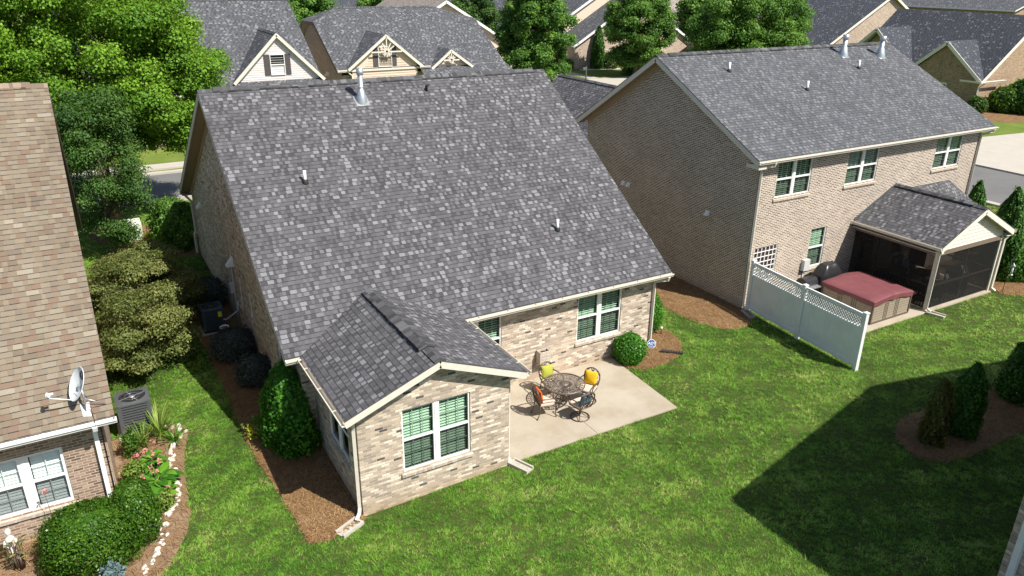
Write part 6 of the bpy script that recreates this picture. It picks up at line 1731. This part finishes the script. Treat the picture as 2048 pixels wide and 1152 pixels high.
# ------------------------------------------------------------------ hot tub, grill, smoker
t = thing('hot_tub', 'square hot tub under a maroon folding cover', 'hot tub', (20.6, 2.05, 0))
hx0, hx1, hy0, hy1 = 19.55, 21.72, .95, 3.15
mb = MB(); mb.box(hx0, hx1, hy0, hy1, .02, .86); mb.build('cabinet', 'tub', t)
mb = MB()
mb.box(hx0 - .02, hx1 + .02, hy0 - .02, hy1 + .02, .0, .07)
for (x, y) in ((hx0, hy0), (hx1, hy0), (hx0, hy1), (hx1, hy1)): mb.box(x - .03, x + .03, y - .03, y + .03, .07, .86)
for q in (.32, .36, .40, .60, .64, .68):
    x = hx0 + (hx1 - hx0) * q; mb.box(x - .008, x + .008, hy0 - .012, hy0 - .001, .07, .86)
    y = hy0 + (hy1 - hy0) * q; mb.box(hx0 - .012, hx0 - .001, y - .008, y + .008, .07, .86)
for k in range(1, 8):
    z = .07 + k * .1; mb.box(hx0 + .04, hx1 - .04, hy0 - .006, hy0 - .001, z, z + .008); mb.box(hx0 - .006, hx0 - .001, hy0 + .04, hy1 - .04, z, z + .008)
mb.build('cabinet_trim', 'tub_dark', t)
mb = MB(); xm = (hx0 + hx1) / 2; e = .05; n = 14
def cov(x):
    q = 1 - abs(x - xm) / ((hx1 - hx0) / 2 + e); return .93 + .10 * q
xsq = [hx0 - e, hx0 - e + .04] + [hx0 + (xm - .02 - hx0) * i / 4 for i in range(1, 5)] + [xm] + [xm + .02 + (hx1 - xm - .02) * i / 4 for i in range(0, 4)] + [hx1 + e - .04, hx1 + e]
ysq = [hy0 - e, hy0 - e + .04] + [hy0 + (hy1 - hy0) * i / 8 for i in range(1, 8)] + [hy1 + e - .04, hy1 + e]
def hz(x, y):
    z = cov(x)
    if abs(x - xm) < .001: z -= .022
    if x in (xsq[0], xsq[-1]) or y in (ysq[0], ysq[-1]): z -= .03
    return z + .006 * math.sin(5 * x + 3 * y) + .005 * math.sin(9 * y - 4 * x)
b0 = 0
for x in xsq:
    for y in ysq: mb.v.append((x, y, hz(x, y)))
ny = len(ysq)
for i in range(len(xsq) - 1):
    for j in range(ny - 1):
        mb.f.append((i * ny + j, (i + 1) * ny + j, (i + 1) * ny + j + 1, i * ny + j + 1)); mb.m.append(0); mb.s.append(True)
def skirt(pts):
    for a, b in zip(pts, pts[1:]):
        A, B = Vector(a), Vector(b)
        out = (B - A).cross(Vector((0, 0, 1))).normalized()
        la = -.17 + .025 * math.sin(7 * A.x + 5 * A.y); lb = -.17 + .025 * math.sin(7 * B.x + 5 * B.y)
        wa = .018 * math.sin(13 * A.x + 11 * A.y); wb = .018 * math.sin(13 * B.x + 11 * B.y)
        mb.face([A, B, B + out * wb + Vector((0, 0, lb)), A + out * wa + Vector((0, 0, la))], 0, True)
fine = lambda a, b, n: [a + (b - a) * i / n for i in range(n + 1)]
skirt([(x, ysq[0], hz(min(xsq, key=lambda q: abs(q - x)), ysq[0])) for x in xsq]); skirt([(x, ysq[-1], hz(x, ysq[-1])) for x in xsq[::-1]])
skirt([(xsq[0], y, hz(xsq[0], y)) for y in ysq[::-1]]); skirt([(xsq[-1], y, hz(xsq[-1], y)) for y in ysq])
mb.build('cover', 'maroon', t)

t = thing('gas_grill', 'tall grill under a shiny black cover against the brick wall', 'grill', (20.42, 3.72, 0))
mb = MB()
gx, gy, w_, d_ = 20.42, 3.72, 1.2, .62
lv = [(.0, .92, .95), (.1, .95, 1.0), (.55, .98, 1.03), (.88, 1.0, 1.03), (.97, .93, .98), (1.14, .74, .88), (1.29, .58, .62), (1.33, .45, .4)]
n = 40; rings = []
for li, (z, a, b) in enumerate(lv):
    b0 = len(mb.v)
    for i in range(n):
        th = 2 * math.pi * i / n; c_, s_ = math.cos(th), math.sin(th)
        k = (abs(c_) ** 5 + abs(s_) ** 5) ** (-.2)
        wr = 1 + (.035 * math.sin(9 * th + z * 3) + .03 * math.sin(16 * th - 5 * z)) * (1 if z < .8 else .4)
        mb.v.append((gx + w_ / 2 * a * c_ * k * wr, gy + d_ / 2 * b * s_ * k * wr, z + .015 * math.sin(5 * th) * (z > .7)))
    rings.append(b0)
for A, B in zip(rings, rings[1:]):
    for i in range(n): mb.f.append((A + i, A + (i + 1) % n, B + (i + 1) % n, B + i)); mb.m.append(0); mb.s.append(True)
mb.f.append(tuple(rings[-1] + i for i in range(n))); mb.m.append(0); mb.s.append(True)
mb.build('cover', 'black_plastic', t)

t = thing('pellet_smoker', 'small black smoker with a silver edged lid between the fence and the covered grill', 'smoker', (19.18, 3.6, 0))
mb = MB()
pr = [(.0, .72), (.22, .72), (.24, .78), (.22, .9), (.14, .98), (0, 1.0)]
for s_ in (-1, 1): pass
P = [(-.24, .70), (-.26, .80), (-.2, .93), (-.08, 1.0), (.08, 1.0), (.2, .93), (.26, .80), (.24, .70)]
A = [(18.85, 3.6 + a, z) for a, z in P]; B = [(19.5, 3.6 + a, z) for a, z in P]
for i in range(len(P) - 1): mb.face([A[i], A[i + 1], B[i + 1], B[i]], 0, True)
mb.face(A); mb.face(B[::-1]); mb.build('lid', 'black_plastic', t)
mb = MB(); mb.box(18.87, 19.48, 3.37, 3.83, .42, .70); mb.build('firebox', 'charcoal', t)
mb = MB(); mb.box(18.85, 19.5, 3.14, 3.36, .70, .73); mb.build('shelf', 'galv', t)
for (x, y) in ((18.91, 3.4), (19.44, 3.4), (18.91, 3.8), (19.44, 3.8)):
    mb = MB(); mb.box(x - .02, x + .02, y - .02, y + .02, 0, .42); mb.build('leg', 'charcoal', t)

# ------------------------------------------------------------------ splash blocks, sign, drain, feeder, cabinet, mailboxes, statue
def splash(label, x, y, ang):
    mb = MB(); U = Vector((math.cos(R(ang)), math.sin(R(ang)), 0)); N = Vector((-U.y, U.x, 0)); o = Vector((x, y, gz(x, y) + .02))
    L_, w_ = .62, .30
    mb.obox(o, U, N, 0, L_, -w_ / 2, w_ / 2, -.05, .02)
    mb.obox(o, U, N, 0, L_, -w_ / 2, -w_ / 2 + .05, .02, .075); mb.obox(o, U, N, 0, L_, w_ / 2 - .05, w_ / 2, .02, .075); mb.obox(o, U, N, 0, .05, -w_ / 2 + .05, w_ / 2 - .05, .02, .06)
    ob = mb.build('splash_block', 'block', loc=(x, y, gz(x, y)))
    tag(ob, label, 'splash block', 'concrete splash blocks under the downspouts')
splash('concrete splash block at the front left corner of the sunroom', -.14, -.12, 205)
splash('concrete splash block between sunroom and patio', 4.02, .05, -68)
splash('concrete splash block under the right house downspout by the fence', 16.45, 4.05, -110)
splash('concrete splash block at the near corner of the screened porch', 22.45, .62, -75)

t = thing('yard_sign', 'blue octagonal security yard sign between the two bushes', 'sign', (10.98, 2.9, 0))
so = Vector((10.98, 2.9, .45)); nf = Vector((-.5, -.82, .22)).normalized(); su = Vector((0, 0, 1)).cross(nf).normalized(); sv_ = nf.cross(su)
def octa(r, d): return [so + su * (r * math.cos(R(22.5 + 45 * k))) + sv_ * (r * math.sin(R(22.5 + 45 * k))) + nf * d for k in range(8)]
def octplate(r, d0, d1):
    m_ = MB(); A, B = octa(r, d0), octa(r, d1); m_.face(A[::-1]); m_.face(B)
    for k in range(8): m_.face([A[k], A[(k + 1) % 8], B[(k + 1) % 8], B[k]])
    return m_
octplate(.155, -.008, .004).build('border', 'sign_white', t)
octplate(.138, .004, .008).build('face', 'sign_blue', t)
mb = MB(); mb.bar(so - nf * .015 - sv_ * .1, (so.x, so.y + .0, -.05), .02, .012); mb.build('stake', 'galv', t)
cu = bpy.data.curves.new('lettering', 'FONT'); cu.body = 'ADT'; cu.size = .13; cu.align_x = 'CENTER'; cu.align_y = 'CENTER'; cu.extrude = .002; cu.offset = .003; cu.shear = .25
cu.materials.append(M['sign_white'])
tmp = bpy.data.objects.new('lettering', cu); C.objects.link(tmp)
bpy.context.view_layer.update()
me = bpy.data.meshes.new_from_object(tmp.evaluated_get(bpy.context.evaluated_depsgraph_get()))
bpy.data.objects.remove(tmp)
to = bpy.data.objects.new('lettering', me); C.objects.link(to)
mt = Matrix((su, sv_, nf)).transposed().to_4x4(); mt.translation = so + nf * .0115 + sv_ * .015 - Vector((10.98, 2.9, 0)); to.parent = t; to.matrix_local = mt
mb = MB(); mb.bar(so - su * .1 - sv_ * .075 + nf * .0095, so + su * .1 - sv_ * .075 + nf * .0095, .016, .002, up=nf); mb.build('stripe', 'sign_white', t)

mb = MB(); n = 16
pth = [Vector((11.45, 2.95, .05)).lerp(Vector((12.02, 2.5, .03)), i / n) for i in range(n + 1)]
mb.tube([p for p in pth], [.05 if i % 2 else .058 for i in range(n + 1)], 10, smooth=False)
o = mb.build('drain_pipe', 'black_rubber', loc=(11.7, 2.75, 0)); tag(o, 'short black corrugated drain pipe across the corner mulch bed', 'drain pipe')
t = thing('garden_light', 'small white solar light behind the corner bush', 'garden light', (12.35, 4.0, 0))
mb = MB(); mb.tube([(12.35, 4.0, -.02), (12.35, 4.0, .22)], .01, 6); mb.build('stake', 'black_rubber', t)
mb = MB(); mb.lathe([(0, .30), (.05, .27), (.05, .25), (.03, .2), (0, .2)], 12, (12.35, 4.0, 0)); mb.build('lamp_head', 'pvc', t)

t = thing('bird_feeder', 'tube bird feeder hanging from a black shepherd hook by the arborvitaes', 'bird feeder', (26.95, .35, 0))
mb = MB(); mb.tube([(26.95, .35, -.1), (26.97, .35, 1.25), (27.02, .35, 1.38), (27.14, .35, 1.42), (27.24, .35, 1.35), (27.25, .35, 1.25)], .012, 6); mb.build('hook', 'black_rubber', t)
mb = MB(); mb.tube([(27.25, .35, .72), (27.25, .35, 1.08)], .04, 12); mb.build('seed_tube', 'dish', t)
mb = MB(); mb.lathe([(0, 1.2), (.09, 1.1), (.09, 1.08), (0, 1.08)], 14, (27.25, .35, 0)); mb.lathe([(0, .70), (.07, .70), (.07, .73), (0, .73)], 14, (27.25, .35, 0)); mb.tube([(27.25, .35, 1.18), (27.25, .35, 1.26)], .006, 5); mb.build('feeder_cap', 'galv', t)

t = thing('utility_cabinet', 'pale green utility cabinet near the street at the far end of the side yard', 'utility cabinet', (-2.75, 24.2, 0))
mb = MB(); mb.box(-3.2, -2.3, 23.75, 24.6, -.1, .62)
mb.face([(-3.2, 23.75, .62), (-2.3, 23.75, .62), (-2.3, 24.6, .72), (-3.2, 24.6, .72)]); mb.face([(-3.2, 24.6, .62), (-2.3, 24.6, .62), (-2.3, 24.6, .72), (-3.2, 24.6, .72)]); mb.face([(-3.2, 23.75, .62), (-3.2, 24.6, .62), (-3.2, 24.6, .72)]); mb.face([(-2.3, 23.75, .62), (-2.3, 24.6, .62), (-2.3, 24.6, .72)])
mb.build('cabinet', 'pale_green', t)
mb = MB(); mb.box(-3.12, -2.38, 23.735, 23.748, .05, .58); mb.box(-2.5, -2.46, 23.715, 23.735, .3, .38); mb.build('door', 'pale_green', t)

for (x, y, lab, two) in ((48.75, 60.6, 'dark mailbox by the driveway of the stepped gable house', False), (41.0, 75.6, 'dark mailbox at the street end beside the front lawn', False)):
    t = thing('mailbox', lab, 'mailbox', (x, y, 0))
    mb = MB(); mb.box(x - .06, x + .06, y - .06, y + .06, -.1, 1.55); mb.build('post', 'charcoal', t)
    mb = MB()
    P = [(-.13, 1.1), (-.13, 1.28)] + [(.13 * math.cos(R(180 - a)), 1.28 + .13 * math.sin(R(a))) for a in range(30, 180, 30)] + [(.13, 1.28), (.13, 1.1)]
    A = [(x - .5, y + a, z) for a, z in P]; B = [(x - .02, y + a, z) for a, z in P]
    for i in range(len(P)): mb.face([A[i], A[(i + 1) % len(P)], B[(i + 1) % len(P)], B[i]])
    mb.face(A); mb.face(B[::-1]); mb.build('box', 'charcoal', t)
t = thing('newspaper_box', 'white box standing beside the far mailbox', 'box', (42.6, 76.0, 0))
mb = MB(); mb.box(42.2, 43.0, 75.7, 76.3, -.1, .75); mb.face([(42.15, 75.65, .752), (43.05, 75.65, .752), (43.05, 76.35, .84), (42.15, 76.35, .84)]); mb.build('cabinet', 'white_trim', t)

t = thing('garden_statue', 'weathered white garden statue among the rose canes at the lower left', 'statue', (-7.02, 2.25, -.1))
mb = MB(); mb.lathe([(0, 0), (.12, 0), (.12, .06), (.08, .09), (.10, .2), (.085, .34), (.05, .42), (.07, .5), (.095, .56), (.085, .62), (.04, .66), (.035, .69), (.055, .73), (.06, .79), (.04, .84), (0, .86)], 16, (-7.02, 2.25, -.1))
for s_ in (-1, 1): mb.tube([(-7.02 + s_ * .09, 2.25, .47), (-7.02 + s_ * .12, 2.2, .36), (-7.02 + s_ * .03, 2.15, .32)], .025, 8)
mb.build('figure', 'statue', t)

# furniture behind the porch screens
t = thing('porch_table', 'round dark table inside the screened porch', 'table', (24.3, 2.1, .02))
mb = MB(); mb.lathe([(0, .72), (.55, .72), (.56, .70), (.55, .68), (0, .68)], 28, (24.3, 2.1, .02)); mb.build('tabletop', 'tub_dark', t)
mb = MB(); mb.lathe([(.3, 0), (.28, .03), (.05, .08), (.05, .68)], 14, (24.3, 2.1, .02)); mb.build('pedestal', 'charcoal', t)
def porch_chair(lab, x, y, a, cm, w_=.62):
    t = thing('porch_chair', lab, 'chair', (x, y, .02), 'dark chairs inside the screened porch', rz=0)
    U = Vector((math.cos(a), math.sin(a), 0)); N = Vector((-U.y, U.x, 0)); o = Vector((x, y, .02)); h = w_ / 2
    mb = MB(); mb.obox(o, U, N, -.3, .3, -h, h, .22, .36); mb.build('seat', 'tub_dark', t)
    mb = MB(); mb.obox(o, U, N, -.38, -.3, -h, h, .22, .95); mb.build('backrest', 'tub_dark', t)
    for s_ in (-1, 1):
        mb = MB(); mb.obox(o, U, N, -.3, .3, s_ * h - .04, s_ * h + .04, .36, .62); mb.build('armrest', 'tub_dark', t)
        for u in (-.33, .25):
            mb = MB(); mb.obox(o, U, N, u, u + .05, s_ * (h - .03) - .03, s_ * (h - .03) + .03, 0, .22); mb.build('leg', 'charcoal', t)
    mb = MB(); mb.obox(o, U, N, -.28, .29, -h + .05, h - .05, .362, .47); mb.build('seat_cushion', cm, t)
    mb = MB(); mb.obox(o, U, N, -.295, -.18, -h + .06, h - .06, .475, .92); mb.build('back_cushion', cm, t)
    return t
porch_chair('dark porch chair with beige cushions behind the front screen', 23.6, 1.35, 1.0, 'cushion')
porch_chair('wide dark porch seat with blue grey cushions behind the front screen', 25.4, 1.5, 2.2, 'p_pale_blue', 1.1)
porch_chair('dark porch chair with pale blue cushions in the middle of the porch', 24.6, 3.2, -1.5, 'p_pale_blue')
pillow('throw_pillow', 'pale blue pillow on a chair inside the screened porch', 'p_pale_blue', .42, .08, (24.6, 3.15, .72), (R(75), 0, 0))

# ------------------------------------------------------------------ pine straw on the beds and grass on the lawn
def inside(poly, x, y):
    r = np.zeros(len(x), bool); k = len(poly)
    for i in range(k):
        (x0, y0), (x1, y1) = poly[i], poly[(i + 1) % k]
        c = ((y0 > y) != (y1 > y)) & (x < (x1 - x0) * (y - y0) / (y1 - y0 + 1e-12) + x0)
        r ^= c
    return r
def gzv(x, y):
    t = np.clip((4.5 - x) / 5.0, 0, 1); t = t * t * (3 - 2 * t); return -0.035 - 0.095 * t
def fnoise(x, y, sc, seed, octv=4):
    g = np.random.default_rng(seed); s = np.zeros(len(x)); am = 1; tot = 0
    for o in range(octv):
        for k in range(4):
            a = g.random() * 6.283; f = sc * 2 ** o * (.7 + .6 * g.random()); s += am * np.sin(x * f * math.cos(a) + y * f * math.sin(a) + g.random() * 6.283 + 1.3 * np.sin(x * f * .7 * math.sin(a) - y * f * .6 * math.cos(a)))
        tot += am * 2; am *= .6
    return s / tot
V, F, TN = [], [], []
nb = 0
for bi, poly in enumerate(BEDS[:6] + [LBED]):
    p = np.array(poly); lo, hi = p.min(0), p.max(0)
    n = int((hi[0] - lo[0]) * (hi[1] - lo[1]) * (900 if bi in (0, 1, 3) else 450 if bi < 6 else 160))
    x = lo[0] + rng.random(n) * (hi[0] - lo[0]); y = lo[1] + rng.random(n) * (hi[1] - lo[1])
    k = inside(poly, x, y); x, y = x[k], y[k]; n = len(x)
    spill = rng.random(n) < .25
    ok = np.ones(n, bool)
    x = x + spill * rng.normal(size=n) * .07; y = y + spill * rng.normal(size=n) * .07
    ok &= ~inside([(3.9, -.02), (9.82, -.02), (9.82, 3.6), (3.9, 3.6)], x, y); x, y = x[ok], y[ok]; n = len(x)
    cen = p.mean(0); 
    z = gzv(x, y) + .03 + .03 * rng.random(n)
    a = rng.random(n) * 6.283; L = .09 + .12 * rng.random(n); w_ = .006 + .006 * rng.random(n)
    d = np.stack([np.cos(a), np.sin(a), rng.normal(size=n) * .18], 1); s = np.stack([-np.sin(a), np.cos(a), 0 * a], 1)
    c = np.stack([x, y, z], 1)
    q = np.stack([c - d * L[:, None] / 2 - s * w_[:, None] / 2, c - d * L[:, None] / 2 + s * w_[:, None] / 2, c + d * L[:, None] / 2 + s * w_[:, None] / 2, c + d * L[:, None] / 2 - s * w_[:, None] / 2], 1).reshape(-1, 3)
    V.append(q); F.append(np.arange(n * 4).reshape(n, 4) + nb); nb += n * 4
    TN.append(np.clip(rng.random(n) * .7 + .3 * (fnoise(x, y, 1.5, 5) * .5 + .5), 0, 1))
tag(raw_mesh('pine_straw', np.concatenate(V), np.concatenate(F), 'straw', None, np.concatenate(TN)), kind='stuff')

holes = [BEDS[0], BEDS[1], BEDS[2], BEDS[3], BEDS[4], BEDS[5], BEDS[6], LBED,
         [(-.33, 3.4), (11.4, 3.4), (11.4, 20.5), (-.33, 20.5)], [(-.02, -.02), (3.93, -.02), (3.93, 3.6), (-.02, 3.6)],
         [(3.9, .0), (9.61, -.02), (9.8, 3.6), (3.9, 3.6)], [(16.47, 4.28), (29.95, 4.28), (29.95, 14.8), (16.47, 14.8)], [(16.85, .58), (26.75, .58), (26.75, 4.4), (16.85, 4.4)],
         [(-30, 2.75), (-4.88, 2.75), (-4.88, 17), (-30, 17)], [(16.9, 14), (25, 14), (25, 30), (16.9, 30)], [(10.7, -30), (27.3, -30), (27.3, -8.55), (10.7, -8.55)]]
def lawn_pts(n, x0, x1, y0, y1):
    x = x0 + rng.random(n) * (x1 - x0); y = y0 + rng.random(n) * (y1 - y0)
    k = np.ones(n, bool)
    for h in holes: k &= ~inside(h, x, y)
    return x[k], y[k]
GV, GF, GT = [], [], []
nb = 0
for (x0, x1, y0, y1, dens, bl, wd, ln) in ((-5.5, 8, -7.4, 9, 290, 12, .0115, .075), (8, 22, -9.5, 7, 200, 12, .0145, .078), (22, 39, -4, 12, 70, 12, .026, .085), (-5.5, 2, 9, 29.5, 130, 12, .018, .075), (11.4, 17, 7, 30, 40, 10, .03, .08)):
    n = int((x1 - x0) * (y1 - y0) * dens)
    x, y = lawn_pts(n, x0, x1, y0, y1); n = len(x)
    big = fnoise(x, y, .5, 3); med = fnoise(x, y, 1.9, 4, 3); tuft = fnoise(x, y, 6.0, 9, 2)
    stripe = np.tanh(3 * np.sin((x * .42 + y * .91) * 2 * np.pi / 1.3))
    dry = np.clip(fnoise(x, y, .9, 21) * 1.3 - .40, 0, 1) + np.clip(fnoise(x, y, 3.1, 22, 2) - .5, 0, 1) * .9
    dry = dry + .5 * np.exp(-((x + 2.75) / .6) ** 2) * (y > 4.5) * np.clip(.7 + .7 * med, 0, 1.3)
    keep = rng.random(n) > np.clip(dry * .5 - .1, 0, .5)
    x, y, big, med, tuft, stripe, dry = [q[keep] for q in (x, y, big, med, tuft, stripe, dry)]; n = len(x)
    th = np.clip(.82 + .26 * rng.normal(size=n) + .28 * tuft + .2 * med, .5, 1.7) * (1 - .35 * np.clip(dry, 0, 1))
    lush = (rng.random(n) < .012) & (dry < .2)
    th = np.where(lush, 1.9, th)
    tt = np.clip(.42 + .13 * rng.normal(size=n) + .17 * big + .17 * med + .06 * stripe + .12 * tuft + .26 * np.clip(dry, 0, 1), 0, 1)
    tt = np.where(lush, .55, tt)
    a = rng.random((n, bl)) * 6.283
    rad = .045 * np.sqrt(rng.random((n, bl))) * np.where(lush, 1.8, 1)[:, None]
    bx0 = x[:, None] + rad * np.cos(a); by0 = y[:, None] + rad * np.sin(a)
    L = ln * th[:, None] * (.6 + .6 * rng.random((n, bl)))
    a2 = a + rng.normal(size=(n, bl)) * .7
    lean = .25 + 1.0 * rng.random((n, bl))
    dx = np.cos(a2) * lean + .22 * (stripe * .91)[:, None]; dy = np.sin(a2) * lean - .22 * (stripe * .42)[:, None]
    zz = np.repeat((gzv(x, y) - .004)[:, None], bl, 1)
    base_ = np.stack([bx0, by0, zz], -1).reshape(-1, 3)
    tip = base_ + np.stack([dx * L, dy * L, L * (.95 - .25 * lean)], -1).reshape(-1, 3)
    ar = a2.ravel() + rng.normal(size=n * bl) * .5
    wv = (wd * (.6 + .7 * rng.random(n * bl)))[:, None]
    s = np.stack([-np.sin(ar), np.cos(ar), 0 * ar], 1) * wv
    m = n * bl
    q = np.stack([base_ - s / 2, base_ + s / 2, tip], 1).reshape(-1, 3)
    GV.append(q.astype(np.float32)); GF.append((np.arange(m * 3).reshape(m, 3) + nb).astype(np.int32)); nb += m * 3
    GT.append(np.clip(np.repeat(tt, bl) + .10 * rng.normal(size=m), 0, 1).astype(np.float32))
print('blades', nb // 3)
tag(raw_mesh('grass', np.concatenate(GV), np.concatenate(GF), 'grass', None, np.concatenate(GT)), kind='stuff')
